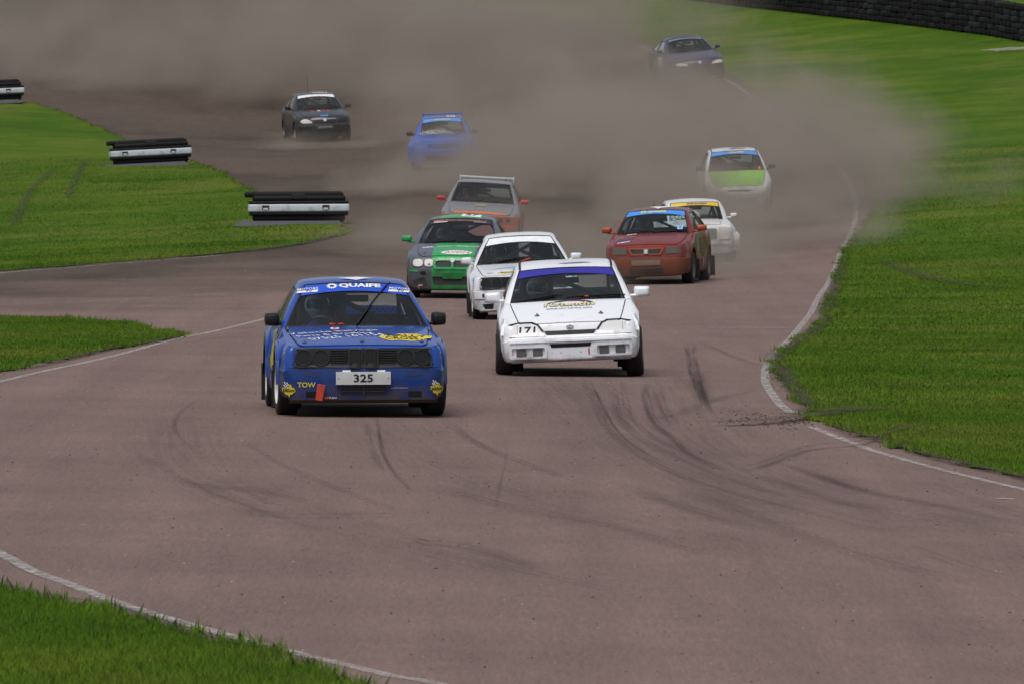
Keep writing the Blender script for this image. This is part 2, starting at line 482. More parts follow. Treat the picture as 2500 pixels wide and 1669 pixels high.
turf_r = sheet('grass_verge', wr, np.concatenate([lattice(wr, (-30, 40, 40, 345), (1.5, 3)), lattice(wr, (-300, 300, 345, 480), (25, 8)), lattice(wr, (40, 300, 40, 345), (20, 20))]), M_TURF, 0.014)
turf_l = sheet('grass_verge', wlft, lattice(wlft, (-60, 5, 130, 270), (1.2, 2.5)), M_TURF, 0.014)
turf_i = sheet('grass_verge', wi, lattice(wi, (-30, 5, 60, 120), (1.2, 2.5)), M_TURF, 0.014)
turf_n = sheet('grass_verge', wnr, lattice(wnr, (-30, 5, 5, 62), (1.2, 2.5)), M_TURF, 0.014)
for o in (turf_r, turf_l, turf_i, turf_n): tag(o, kind='structure')

# ---- painted lines, worn and patchy
def line_mat(name, col, lo, hi, scale=5.0, roughness=0.8, streak=False):
    m, nt, b, N, L = nmat(name)
    geo = N.new('ShaderNodeNewGeometry')
    n = N.new('ShaderNodeTexNoise'); n.inputs['Scale'].default_value = scale; n.inputs['Detail'].default_value = 9; n.inputs['Roughness'].default_value = 0.75
    if streak:      # rubber is laid down in strands along the mark
        rc = N.new('ShaderNodeAttribute'); rc.attribute_name = 'rc'; rc.attribute_type = 'GEOMETRY'
        mp = N.new('ShaderNodeMapping'); mp.inputs['Scale'].default_value = (26, .22, 1); L.new(rc.outputs['Vector'], mp.inputs['Vector']); L.new(mp.outputs[0], n.inputs['Vector'])
        n.inputs['Scale'].default_value = 1.0; n.inputs['Roughness'].default_value = 0.6; n.inputs['Detail'].default_value = 6
    else:
        L.new(geo.outputs['Position'], n.inputs['Vector'])
    mr = N.new('ShaderNodeMapRange'); L.new(n.outputs['Fac'], mr.inputs['Value']); mr.inputs['From Min'].default_value = lo; mr.inputs['From Max'].default_value = hi
    at = N.new('ShaderNodeAttribute'); at.attribute_name = 'edge'; at.attribute_type = 'GEOMETRY'
    mu = N.new('ShaderNodeMath'); mu.operation = 'MULTIPLY'; L.new(mr.outputs[0], mu.inputs[0]); L.new(at.outputs['Fac'], mu.inputs[1])
    b.inputs['Base Color'].default_value = (*col, 1); b.inputs['Roughness'].default_value = roughness; b.inputs['Specular IOR Level'].default_value = 0.2
    L.new(mu.outputs[0], b.inputs['Alpha'])
    return m
M_LINE = line_mat('line_paint', (0.47, 0.46, 0.45), 0.40, 0.68, 9.0)
M_FAINT = line_mat('line_paint_faded', (0.50, 0.47, 0.45), 0.40, 0.75, 3.0)
M_SKID = line_mat('tyre_rubber_mark', (0.025, 0.022, 0.022), 0.34, 0.70, 2.2, streak=True)
M_SKID2 = line_mat('tyre_rubber_mark_strong', (0.018, 0.016, 0.016), 0.30, 0.66, 2.6, streak=True)
M_MUDM = line_mat('mud_streak', (0.06, 0.05, 0.03), 0.30, 0.6, 3.0)

def ribbon(name, pix, width, mat, parent, lift=0.006, op=1.0, soft=False, wob=0.0):
    w = px2w(pix)[:, :2]
    # smooth resampling (Catmull-Rom)
    P = [w[0]] + list(w) + [w[-1]]
    out = []
    for i in range(1, len(P) - 2):
        n = max(4, min(40, int(np.linalg.norm(P[i + 1] - P[i]) / 0.6)))
        for k in range(n):
            t = k / n
            a, b, c, d = P[i - 1], P[i], P[i + 1], P[i + 2]
            out.append(0.5 * ((2 * b) + (c - a) * t + (2 * a - 5 * b + 4 * c - d) * t * t + (3 * b - a - 3 * c + d) * t ** 3))
    out.append(P[-2])
    C = np.array(out)
    T = np.gradient(C, axis=0); T /= np.linalg.norm(T, axis=1)[:, None] + 1e-9
    Nn = np.c_[-T[:, 1], T[:, 0]]
    if wob: C = C + Nn * rng.normal(0, wob, (len(C), 1))
    cols = (-1, -0.55, 0, 0.55, 1) if soft else (-1, 0, 1)
    V = []; E = []; RC = []
    n = len(C)
    sl_ = np.r_[0, np.cumsum(np.linalg.norm(np.diff(C, axis=0), axis=1))]
    so = rng.uniform(0, 90)
    for i in range(n):
        endf = min(1.0, min(i, n - 1 - i) / max(1.0, n * 0.18)) if soft else 1.0
        for c in cols:
            q = C[i] + Nn[i] * c * width / 2
            RC.append((c * width / 2 + so, sl_[i] + so, so)); V.append(q); E.append(op * endf * ((1 - abs(c)) ** 0.7 if soft else 1.0))
    V = np.array(V)
    Z = H(V[:, 0], V[:, 1]) + lift
    k = len(cols)
    F = [(i * k + j, i * k + j + 1, (i + 1) * k + j + 1, (i + 1) * k + j) for i in range(n - 1) for j in range(k - 1)]
    o = mk(name, np.c_[V, Z], F, mat, parent, True, None)
    a = o.data.attributes.new('edge', 'FLOAT', 'POINT'); a.data.foreach_set('value', np.array(E, dtype=np.float32))
    a = o.data.attributes.new('rc', 'FLOAT_VECTOR', 'POINT'); a.data.foreach_set('vector', np.array(RC, dtype=np.float32).ravel())
    return o

LW = 0.13
ribbon('white_line', [(2052, 615), (2039, 655), (2019, 696), (1998, 726), (1979, 765), (1962, 787), (1945, 808), (1926, 830), (1895, 860), (1874, 887), (1868, 914), (1870, 937), (1884, 960), (1903, 986), (1930, 1007)], 0.10, M_LINE, track)
ribbon('white_line', [(1981, 1042), (2037, 1065), (2083, 1082), (2140, 1103), (2236, 1130), (2331, 1155), (2427, 1178), (2500, 1195), (2800, 1265)], 0.09, M_LINE, track)
ribbon('white_line', [(985, 14), (1250, 42), (1480, 92), (1620, 133), (1769, 194), (1850, 250), (1915, 300), (1969, 335), (2030, 390), (2075, 450), (2090, 520), (2075, 575), (2052, 615)], 0.11, M_FAINT, track, 0.012)
ribbon('white_line', [(700, 764), (665, 774), (596, 792), (507, 813), (447, 824), (402, 835), (298, 864), (209, 885), (104, 907), (0, 932), (-300, 1010)], 0.10, M_LINE, track)
ribbon('white_line', [(544, 624), (402, 635), (268, 646), (115, 658), (0, 668), (-300, 697)], 0.13, M_LINE, track)
ribbon('white_line', [(566, 716), (387, 727), (268, 734), (149, 740), (0, 745), (-300, 756)], 0.08, M_FAINT, track)
ribbon('white_line', [(-200, 1255), (0, 1351), (80, 1394), (164, 1424), (262, 1462), (351, 1492), (445, 1520), (539, 1546), (632, 1572), (726, 1595), (843, 1623), (960, 1651), (1068, 1670), (1400, 1760)], 0.10, M_LINE, track)
ribbon('white_line', [(1942, 801), (1800, 801), (1700, 800)], 0.25, M_FAINT, track, 0.007)
for q in ([(2432, 1217), (2475, 1218)], [(2447, 1306), (2468, 1306)]):
    ribbon('white_line', q, 0.12, M_LINE, track)

SK = [([(1676, 835), (1690, 920), (1711, 967), (1728, 1005)], 0.10, 2), ([(1692, 838), (1706, 925), (1728, 985), (1740, 1010)], 0.09, 2), ([(1700, 905), (1712, 950), (1722, 985)], 0.22, 2),
      ([(1421, 920), (1451, 981), (1480, 1042), (1522, 1084), (1597, 1131), (1681, 1169), (1860, 1225), (2080, 1280), (2300, 1330)], 0.12, 1),
      ([(1440, 930), (1466, 981), (1498, 1042), (1545, 1087), (1625, 1134), (1720, 1175)], 0.05, 2),
      ([(1498, 949), (1512, 1014), (1550, 1061), (1625, 1103), (1728, 1150), (1868, 1197), (2056, 1230), (2243, 1267), (2500, 1325)], 0.16, 1),
      ([(1520, 930), (1533, 1000), (1572, 1050), (1650, 1096), (1760, 1140)], 0.1, 1),
      ([(1573, 934), (1587, 1014), (1640, 1070), (1700, 1120), (1850, 1180)], 0.12, 2), ([(1600, 950), (1617, 1000), (1650, 1045)], 0.2, 1),
      ([(1929, 1136), (2102, 1197), (2266, 1230), (2500, 1281)], 0.17, 2), ([(1850, 1160), (2056, 1226), (2290, 1260), (2540, 1320)], 0.2, 1),
      ([(1709, 836), (1798, 874), (1859, 897)], 0.14, 1), ([(1868, 953), (1798, 963), (1737, 981), (1660, 1010), (1590, 1028)], 0.22, 1), ([(1742, 995), (1878, 1019), (1935, 1028)], 0.16, 1),
      ([(497, 966), (437, 1013), (428, 1049), (455, 1085), (497, 1121)], 0.07, 1), ([(342, 1115), (479, 1186), (610, 1240), (747, 1287), (930, 1320)], 0.10, 1),
      ([(420, 1172), (520, 1190), (640, 1200), (760, 1225)], 0.3, 1), ([(598, 1079), (670, 1126), (777, 1174), (896, 1222), (1015, 1261)], 0.07, 1),
      ([(920, 1019), (932, 1097), (962, 1156), (1015, 1210)], 0.05, 2), ([(895, 1025), (905, 1097), (940, 1160)], 0.08, 1),
      ([(1081, 1025), (1134, 1067), (1230, 1115), (1361, 1162), (1500, 1195)], 0.09, 1), ([(1110, 1035), (1160, 1078), (1260, 1125), (1390, 1168)], 0.07, 1),
      ([(854, 1264), (956, 1299), (1033, 1326), (1194, 1377), (1373, 1418), (1600, 1470)], 0.07, 1), ([(1010, 1318), (1033, 1326), (1055, 1334)], 0.05, 2),
      ([(560, 1245), (700, 1262), (850, 1262), (1010, 1260)], 0.35, 1), ([(1240, 1100), (1222, 1180), (1205, 1290)], 0.04, 1),
      ([(1050, 1190), (1150, 1215), (1300, 1250), (1500, 1290), (1750, 1360)], 0.3, 1), ([(950, 1320), (1150, 1340), (1300, 1390)], 0.25, 1),
      ([(330, 960), (520, 962), (640, 966)], 0.3, 1), ([(380, 850), (520, 832), (640, 808)], 0.14, 1), ([(2230, 1340), (2350, 1385), (2500, 1425)], 0.08, 1),
      ([(1700, 1200), (1900, 1290), (2150, 1370), (2400, 1430)], 0.35, 1), ([(1500, 1180), (1700, 1250), (1950, 1320)], 0.25, 1), ([(2290, 1190), (2400, 1232), (2520, 1270)], 0.12, 1)]
for i, (p, w_, k) in enumerate(SK):
    ribbon('tyre_mark', p, w_, M_SKID2 if k == 2 else M_SKID, track, 0.010 + 0.0007 * i, 0.5 if k == 2 else 0.32, True)
ribbon('mud_streak', [(2271, 1033), (2149, 1070), (2093, 1087), (1976, 1098), (1868, 1136), (1800, 1155)], 0.12, M_MUDM, track, 0.042, 0.7, True)
ribbon('mud_streak', [(1715, 1040), (1840, 1036), (1960, 1024), (2030, 1015), (2100, 1000)], 0.35, M_MUDM, track, 0.044, 1.0, True)
ribbon('mud_streak', [(1985, 1010), (1950, 965), (1925, 930), (1900, 895)], 0.25, M_MUDM, track, 0.046, 0.9, True)
ribbon('mud_streak', [(30, 560), (75, 470), (140, 410)], 0.3, M_MUDM, track, 0.048, 0.5, True)
ribbon('mud_streak', [(165, 490), (190, 430), (215, 390)], 0.3, M_MUDM, track, 0.05, 0.5, True)
ribbon('mud_streak', [(2150, 640), (2300, 690), (2500, 710)], 0.5, M_MUDM, track, 0.05, 0.5, True)
ribbon('mud_streak', [(1900, 1010), (2060, 1010), (2150, 1003)], 0.6, M_MUDM, track, 0.052, 0.9, True)

for e, w_ in (([(2071, 600), (2052, 660), (2040, 700), (2024, 745), (2010, 790), (1960, 830), (1906, 866), (1894, 892), (1914, 925), (1945, 963)], .30), ([(2018, 1036), (2086, 1065), (2140, 1074), (2274, 1117), (2366, 1139), (2500, 1170), (2700, 1222)], .22),
              ([(446, 820), (387, 835), (328, 845), (253, 858), (119, 889), (0, 911)], .18), ([(862, 565), (709, 602), (421, 632), (115, 656), (0, 664)], .30), ([(0, 1436), (112, 1465), (253, 1484), (398, 1530), (506, 1568), (679, 1597), (820, 1655)], .14)):
    ribbon('mud_streak', e, w_, M_MUDM, track, 0.034 + 0.001 * w_, 0.9, True)

# rubbered-in racing line, stains and patches
for p, w_, o_ in (([(1300, 880), (1420, 980), (1560, 1090), (1760, 1185), (2050, 1270), (2400, 1350), (2600, 1400)], 1.5, .20), ([(1650, 900), (1750, 1050), (1900, 1150), (2150, 1230), (2500, 1310)], 1.3, .18),
                  ([(430, 1000), (450, 1120), (640, 1230), (900, 1310), (1250, 1400), (1700, 1500)], 1.3, .17), ([(900, 1000), (1050, 1120), (1350, 1230), (1750, 1330), (2300, 1440)], 1.4, .16)):
    SK_I = globals().get('SK_I', 0) + 1
    ribbon('tyre_mark', p, w_, M_SKID, track, 0.0062 + 0.0006 * SK_I, o_, True)
ribbon('white_line', [(2415, 128), (2455, 124), (2520, 121)], 1.4, M_FAINT, track, 0.05)  # pale gravel patch on the grass, not a painted line
ribbon('white_line', [(330, 748), (365, 750)], 0.5, M_FAINT, track, 0.0075, 0.6, True)  # pale patch in the road surface, not a painted line
# ------------------------------------------------------------------ lettering
_tc = {}
def textmesh(s, bold=0.0):
    if (s, bold) in _tc: return _tc[(s, bold)]
    cu = bpy.data.curves.new('lettering', 'FONT')
    cu.body = s; cu.resolution_u = 2; cu.offset = bold; cu.fill_mode = 'BOTH'
    o = bpy.data.objects.new('lettering', cu); COL.objects.link(o)
    bpy.context.view_layer.update()
    me = o.evaluated_get(bpy.context.evaluated_depsgraph_get()).to_mesh()
    v = np.array([(p.co.x, p.co.y) for p in me.vertices]); f = [tuple(p.vertices) for p in me.polygons]
    o.evaluated_get(bpy.context.evaluated_depsgraph_get()).to_mesh_clear()
    bpy.data.objects.remove(o); bpy.data.curves.remove(cu)
    v -= v.min(0); v /= v.max(0)
    _tc[(s, bold)] = (v, f)
    return v, f

def lettering(name, s, rect, mapper, mat, parent, off=0.006, shear=0.0, bold=0.0, slope=0.0):
    """rect = x0,x1,z0,z1 in the surface's own coordinates"""
    v, f = textmesh(s, bold)
    x0, x1, z0, z1 = rect
    P = []
    for a, b in v:
        x = x0 + a * (x1 - x0) + b * shear * (z1 - z0); z = z0 + b * (z1 - z0) + slope * (x - x0)
        P.append(mapper(x, z, off))
    return mk(name, P, f, mat, parent, False)

def patch(name, poly, mapper, mat, parent, off=0.006, thick=0.02, step=0.06, smooth=True):
    """a panel with thickness that follows a surface"""
    bm = bmesh.new()
    bm.faces.new([bm.verts.new((p[0], p[1], 0)) for p in poly])
    xs_ = [p[0] for p in poly]; zs_ = [p[1] for p in poly]
    for ax, a, b in ((0, min(xs_), max(xs_)), (1, min(zs_), max(zs_))):
        n = int((b - a) / step)
        for k in range(1, n + 1):
            c = a + (b - a) * k / (n + 1)
            co = (c, 0, 0) if ax == 0 else (0, c, 0); no = (1, 0, 0) if ax == 0 else (0, 1, 0)
            bmesh.ops.bisect_plane(bm, geom=bm.verts[:] + bm.edges[:] + bm.faces[:], dist=1e-5, plane_co=co, plane_no=no)
    if thick:
        be = [e for e in bm.edges if len(e.link_faces) == 1]
        r = bmesh.ops.extrude_edge_only(bm, edges=be)
        for v in r['geom']:
            if isinstance(v, bmesh.types.BMVert): v.co.z = -thick
    bm.verts.index_update()
    V = [mapper(v.co.x, v.co.y, off + v.co.z) for v in bm.verts]
    F = [[v.index for v in f.verts] for f in bm.faces]
    bm.free()
    return mk(name, V, F, mat, parent, smooth, 30)

def ell(cx, cz, rx, rz, n=28, p=2.0):
    out = []
    for k in range(n):
        a = 2 * math.pi * k / n
        c, s = math.cos(a), math.sin(a)
        out.append((cx + rx * math.copysign(abs(c) ** (2 / p), c), cz + rz * math.copysign(abs(s) ** (2 / p), s)))
    return out
def rect(x0, x1, z0, z1): return [(x0, z0), (x1, z0), (x1, z1), (x0, z1)]
def rrect(x0, x1, z0, z1, r, n=5):
    out = []
    for cx, cz, a0 in ((x1 - r, z0 + r, -90), (x1 - r, z1 - r, 0), (x0 + r, z1 - r, 90), (x0 + r, z0 + r, 180)):
        for k in range(n + 1):
            a = R(a0 + 90 * k / n); out.append((cx + r * math.cos(a), cz + r * math.sin(a)))
    return out
def ring(name, outer, inner, mapper, mat, parent, off, thick=0.02):
    """band between two outlines with the same number of points"""
    n = len(outer); V = []
    for q, o_ in ((outer, off - thick), (outer, off), (inner, off), (inner, off - thick)):
        V += [mapper(x, z, o_) for x, z in q]
    F = []
    for r_ in range(3):
        for k in range(n):
            F.append((r_ * n + k, r_ * n + (k + 1) % n, (r_ + 1) * n + (k + 1) % n, (r_ + 1) * n + k))
    return mk(name, V, F, mat, parent, True, 30)
def gearpoly(cx, cz, r, teeth=14):
    out = []
    for k in range(teeth * 4):
        a = 2 * math.pi * k / (teeth * 4)
        q = r if k % 4 in (0, 1) else r * 0.74
        out.append((cx + q * math.cos(a), cz + q * math.sin(a)))
    return out

# ------------------------------------------------------------------ car body
class Poly:
    def __init__(s, pts):
        s.p = [Vector(p) for p in pts]
        d = [0]
        for a, b in zip(s.p, s.p[1:]): d.append(d[-1] + (b - a).length)
        s.d = [x / d[-1] for x in d]
    def __call__(s, t):
        t = min(1, max(0, t))
        for i in range(len(s.d) - 1):
            if t <= s.d[i + 1] + 1e-12:
                k = (t - s.d[i]) / max(1e-9, s.d[i + 1] - s.d[i])
                return s.p[i].lerp(s.p[i + 1], k)
        return s.p[-1].copy()

def coons(Fc, Bc, Cc, Sc):
    """u 0..1 centre->side, v 0..1 front->back"""
    c00, c10, c01, c11 = Fc(0), Fc(1), Bc(0), Bc(1)
    def P(u, v):
        return (Fc(u) * (1 - v) + Bc(u) * v + Cc(v) * (1 - u) + Sc(v) * u
                - (c00 * (1 - u) * (1 - v) + c10 * u * (1 - v) + c01 * (1 - u) * v + c11 * u * v))
    return P

class Car:
    def __init__(s, name, q, M):
        s.q = q; s.M = M
        s.root = empty(name)
        s.build_shell()
        s.build_glasshouse()
        s.build_wheels()
        s.build_inside()
    # --- plan outline at the front
    def yf(s, x):
        q = s.q; W = q['W'] - q['tf']; r = q['rf']; ax = abs(x); xc = W - r
        y = -q['F'] + q['bow'] * (ax / W) ** 2
        if ax > xc:
            k = min(ax - xc, r * 0.999)
            y = -q['F'] + q['bow'] * (xc / W) ** 2 + r - math.sqrt(r * r - k * k)
        return y
    def front_inset(s, z):
        return pl([(a, b) for a, b in s.q['front']], z)
    def fmap(s, x, z, off):
        e = 1e-3
        d = (s.yf(x + e) - s.yf(x - e)) / (2 * e)
        n = math.sqrt(1 + d * d)
        return Vector((x + off * d / n, s.yf(x) + s.front_inset(z) - off / n, z))
    def side_x(s, y):
        q = s.q; fa = -q['wb'] / 2 + 0.25; ra = q['wb'] / 2
        x = q['W']
        if y < fa: x -= q['tf'] * min(1.3, ((fa - y) / (fa + q['F'] - q['rf'])) ** 2)
        if y > ra: x -= q['tr'] * min(1.3, ((y - ra) / (q['Rr'] - ra)) ** 2)
        return x
    def smap(s, sg):
        q = s.q
        def f(y, z, off):
            sh = pl(q['shoulder'], y); t = (z - q['sill']) / (sh - q['sill'])
            return Vector((sg * (s.side_x(y) - pl(q['side'], t) + off), y, z))
        return f
    def build_shell(s):
        q = s.q
        q['F'] = q['wb'] / 2 + q['fo']; q['Rr'] = q['wb'] / 2 + q['ro']
        fa, ra = -q['wb'] / 2, q['wb'] / 2
        W, rf, rr, Ra = q['W'], q['rf'], q['rr'], q['Ra']
        cols = []     # x, y, nx, ny, wf, wr
        Wf = W - q['tf']; Wr = W - q['tr']
        for k in range(13):
            x = (Wf - rf) * k / 12
            cols.append((x, s.yf(x), 0, -1, 1, 0))
        cy = s.yf(Wf - rf) + rf
        for k in range(1, 9):
            a = math.pi / 2 * k / 8
            cols.append((Wf - rf + rf * math.sin(a), cy - rf * math.cos(a), math.sin(a), -math.cos(a), 1 - sm(0, 1, k / 8), 0))
        yend = q['Rr'] - rr
        ys_ = {cy + 0.03, yend - 0.03, s.q['yc'] + s.q['dyc'], q['yr'] }
        for c in (fa, ra):
            for k in range(25):
                ys_.add(round(c - Ra * math.cos(math.pi * k / 24), 4))
            ys_.add(c - Ra - 0.004); ys_.add(c + Ra + 0.004)
        for k in range(1, 12): ys_.add(lerp(fa + Ra, ra - Ra, k / 12))
        ys_ = sorted(y for y in ys_ if cy + 0.01 < y < yend - 0.01)
        for y in ys_: cols.append((s.side_x(y), y, 1, 0, 0, 0))
        for k in range(1, 9):
            a = math.pi / 2 * k / 8
            cols.append((Wr - rr + rr * math.cos(a), yend + rr * math.sin(a), math.cos(a), math.sin(a), 0, sm(0, 1, k / 8)))
        for k in range(1, 7):
            cols.append(((Wr - rr) * (1 - k / 6), q['Rr'], 0, 1, 0, 1))
        s.cols = cols
        nr = len(q['front'])
        def row(c, j):
            x, y, nx_, ny_, wf, wr_ = c
            sh = pl(q['shoulder'], y)
            t, si = q['side'][j]
            bot = q['sill']
            fl = 0.0
            for ca in (fa, ra):
                d = Ra * Ra - (y - ca) ** 2
                if d > 0 and wf == 0 and wr_ == 0:
                    A = q['wr'] + 0.02 + math.sqrt(d) if True else 0
                    if A > bot:
                        bot = A
                dd = abs(y - ca)
                if dd < Ra + 0.10: fl = max(fl, q['flare'] * (1 - sm(Ra * 0.8, Ra + 0.10, dd)))
            zs_ = bot + t * (sh - bot)
            ins = si
            if bot > q['sill'] + 1e-6: ins = si * sm(0.25, 0.9, t)
            if wf == 0 and wr_ == 0: ins -= fl * (1 - sm(0.35, 0.95, t))
            zf, fi = q['front'][j]; zr, ri = q['rear'][j]
            if j == nr - 1: zf -= q['fdrop'] * (x / W) ** 2
            ws = 1 - wf - wr_
            z = wf * zf + ws * zs_ + wr_ * zr
            i_ = wf * fi + ws * ins + wr_ * ri
            return Vector((x - nx_ * i_, y - ny_ * i_, z))
        n = len(cols)
        rows = [[row(c, j) for c in cols] for j in range(nr)]
        # return flange at the bottom edge
        flange = []
        for c, p in zip(cols, rows[0]):
            flange.append(Vector((p.x - c[2] * 0.05, p.y - c[3] * 0.05, p.z + 0.006)))
        rows = [flange] + rows
        s.top = rows[-1]
        ya1 = fa - Ra; yb1 = ra + Ra
        kb, kr = q['kb'] + 1, q['kbr'] + 1
        parts = {'body': MB(), 'front_bumper': MB(), 'rear_bumper': MB()}
        for sg in (1, -1):
            for j in range(len(rows) - 1):
                for i in range(n - 1):
                    ym = (cols[i][1] + cols[i + 1][1]) / 2
                    nm = 'body'
                    if j < kb and ym < ya1: nm = 'front_bumper'
                    elif j < kr and ym > yb1: nm = 'rear_bumper'
                    quad = [rows[j][i], rows[j][i + 1], rows[j + 1][i + 1], rows[j + 1][i]]
                    quad = [Vector((sg * p.x, p.y, p.z)) for p in quad]
                    if sg < 0: quad.reverse()
                    parts[nm].add(quad, [(0, 1, 2, 3)])
        # bonnet deck / wings
        T = s.top
        ic = 13 + 3
        icw = min(range(n), key=lambda i: abs(cols[i][1] - (q['yc'] + q['dyc'])) if cols[i][4] == 0 and cols[i][5] == 0 else 9)
        irw = min(range(n), key=lambda i: abs(cols[i][1] - q['yr']) if cols[i][4] == 0 and cols[i][5] == 0 else 9)
        s.icw, s.irw = icw, irw
        def cowl(x):
            k = min(1, abs(x) / q['wcb'])
            return Vector((x, q['yc'] - q['cbow'] * (1 - k * k), q['zc'] + 0.012 * (1 - k * k)))
        s.cowl = cowl
        back = Poly([cowl(q['wcb'] * k / 10) for k in range(11)] + [T[icw]])
        cen = []
        a, b = T[0], cowl(0)
        for k in range(13):
            t = k / 12
            p = a.lerp(b, t); p.z += q['hump'] * 4 * t * (1 - t) * (1.15 - 0.3 * t)
            cen.append(p)
        s.deck = coons(Poly(T[:ic + 1]), back, Poly(cen), Poly(T[ic:icw + 1]))
        ub = q['ub']
        for sg in (1, -1):
            vs_, fs_ = grid(lambda a, b: s.deck(a, b), 15, 15)
            parts['body'].add([(sg * p.x, p.y, p.z) for p in vs_], fs_ if sg > 0 else [f[::-1] for f in fs_])
        # rear deck
        icr = n - 1 - 6 - 4
        tr = list(reversed(T))
        rb = Poly([Vector((q['wrb'] * k / 6, q['yr'] + 0.06 * (1 - (k / 6) ** 2), q['zrb'])) for k in range(7)] + [T[irw]])
        rd = coons(Poly([p for p in tr[:n - icr]]), rb, Poly([T[-1], rb(0)]), Poly(list(reversed(T[irw:icr + 1]))))
        s.rb = rb
        for sg in (1, -1):
            vs_, fs_ = grid(rd, 8, 6)
            parts['body'].add([(sg * p.x, p.y, p.z) for p in vs_], fs_)
        # roof and pillars are painted with the body
        s.parts = parts
    def hmap(s, x, m, off):
        """bonnet: x metres from the middle, m metres back from the front edge"""
        L_ = (s.deck(0, 1) - s.deck(0, 0)).length
        v = min(1, max(0, m / L_)); wx = s.deck(1, v).x
        p = s.deck(min(1, abs(x) / wx), v)
        p = Vector((math.copysign(p.x, x) if x else 0, p.y, p.z))
        return p + Vector((0, -0.22, 0.975)) * off
    def ws(s, u, t):
        q = s.q
        b = s.cowl(u * q['wcb'])
        k = abs(u)
        tp = Vector((u * q['wct'], q['yt'] - q['tbow'] * (1 - k * k), q['zt'] + q['tcrown'] * (1 - k * k)))
        p = b.lerp(tp, t)
        n = Vector((0, -(tp.z - b.z), tp.y - b.y)).normalized()
        return p + n * (q['wbulge'] * 4 * t * (1 - t))
    def wmap(s, x, h, off):
        """windscreen: x metres, h = 0..1 up the glass"""
        q = s.q
        wl_ = lerp(q['wcb'], q['wct'], h)
        p = s.ws(x / wl_, h)
        n = Vector((0.25 * x / wl_, -(q['zt'] - q['zc']), q['yt'] - q['yc'])).normalized()
        return p + n * off
    def build_glasshouse(s):
        q, M = s.q, s.M
        T = s.top
        body = s.parts['body']
        # side
        At = Vector((q['wct'] + q['apx'], q['yt'] + q['apy'], q['zt'] - q['drip']))
        Ct = Vector((q['wrt'] + 0.02, q['yrt'] - 0.03, q['zrt'] - q['drip']))
        bot = Poly(T[s.icw:s.irw + 1])
        mid = At.lerp(Ct, 0.45) + Vector((q['sidebow'], 0, q['arc']))
        tp = []
        for k in range(11):
            t = k / 10
            tp.append(At * (1 - t) ** 2 + (mid * 2 - (At + Ct) * 0.5) * 2 * t * (1 - t) + Ct * t * t)
        top = Poly(tp)
        def side(a, t):
            p = bot(a).lerp(top(a), t)
            p.x += q['sbulge'] * 4 * t * (1 - t)
            return p
        s.side = side
        wins = q['wins']
        ab = sorted({0, 1, *[w[0] for w in wins], *[w[1] for w in wins]}); ab = sorted(set(ab) | {lerp(a, b, .5) for a, b in zip(ab, ab[1:])} | {lerp(a, b, .25) for a, b in zip(ab, ab[1:])} | {lerp(a, b, .75) for a, b in zip(ab, ab[1:])})
        t0, t1 = q['wt0'], q['wt1']
        tb = [0, t0 / 2, t0, lerp(t0, t1, .25), lerp(t0, t1, .5), lerp(t0, t1, .75), t1, (1 + t1) / 2, 1]
        for sg in (1, -1):
            for i in range(len(ab) - 1):
                am = (ab[i] + ab[i + 1]) / 2
                for j in range(len(tb) - 1):
                    tm = (tb[j] + tb[j + 1]) / 2
                    if t0 < tm < t1 and any(w[0] < am < w[1] for w in wins): continue
                    quad = [side(ab[i], tb[j]), side(ab[i + 1], tb[j]), side(ab[i + 1], tb[j + 1]), side(ab[i], tb[j + 1])]
                    body.add([(sg * p.x, p.y, p.z) for p in quad], [(0, 1, 2, 3)])
            for w in wins:
                def gfn(a, t, sg=sg, w=w):
                    p = side(lerp(w[0], w[1], a), lerp(t0, t1, t)); return Vector((sg * (p.x - 0.012), p.y, p.z))
                v_, f_ = grid(gfn, 7, 6)
                wo = mk('side_window', v_, f_, GLASS, s.root, True, None)
                # rubber seal
                bd = [(lerp(w[0], w[1], k / 6), t0) for k in range(7)] + [(w[1], lerp(t0, t1, k / 5)) for k in range(1, 6)] + [(lerp(w[1], w[0], k / 6), t1) for k in range(1, 7)] + [(w[0], lerp(t1, t0, k / 5)) for k in range(1, 5)]
                ca, ct_ = (w[0] + w[1]) / 2, (t0 + t1) / 2
                V = []
                for a, t in bd:
                    p = side(a, t); V.append((sg * (p.x + 0.004), p.y, p.z))
                for a, t in bd:
                    p = side(a + math.copysign(0.013, ca - a), t + math.copysign(0.045, ct_ - t)); V.append((sg * (p.x + 0.001), p.y, p.z))
                n = len(bd)
                mk('window_seal', V, [(k, (k + 1) % n, n + (k + 1) % n, n + k) for k in range(n)], BLACK, wo, False)
        # A pillars
        for sg in (1, -1):
            def ap(a, t):
                lo = s.ws(1, t); hi = side(0, t)
                p = lo.lerp(hi, a)
                nrm = Vector((0.6, -0.75, 0.2)) * (0.012 * 4 * a * (1 - a))
                p = p + nrm
                return Vector((sg * p.x, p.y, p.z))
            body.add(*grid(ap, 5, 9))
        # roof
        fr = Poly([s.ws(k / 10, 1) for k in range(11)] + [At])
        rr_ = Poly([Vector((q['wrt'] * k / 8, q['yrt'] + 0.04 * (1 - (k / 8) ** 2), q['zrt'] + q['tcrown'] * (1 - (k / 8) ** 2))) for k in range(9)] + [Ct])
        a, b = fr(0), rr_(0)
        cl = []
        for k in range(9):
            t = k / 8; p = a.lerp(b, t); p.z += q['rcrown'] * 4 * t * (1 - t); cl.append(p)
        rf_ = coons(fr, rr_, Poly(cl), top)
        s.roof = rf_
        def roofp(u, v):
            p = rf_(u, v); p.z += 0.016 * (1 - u ** 4) * min(1, 8 * v + 0.2); return p
        s.roofp = roofp
        rm = MB()
        for sg in (1, -1):
            v_, f_ = grid(roofp, 15, 11)
            rm.add([(sg * p.x, p.y, p.z) for p in v_], f_)
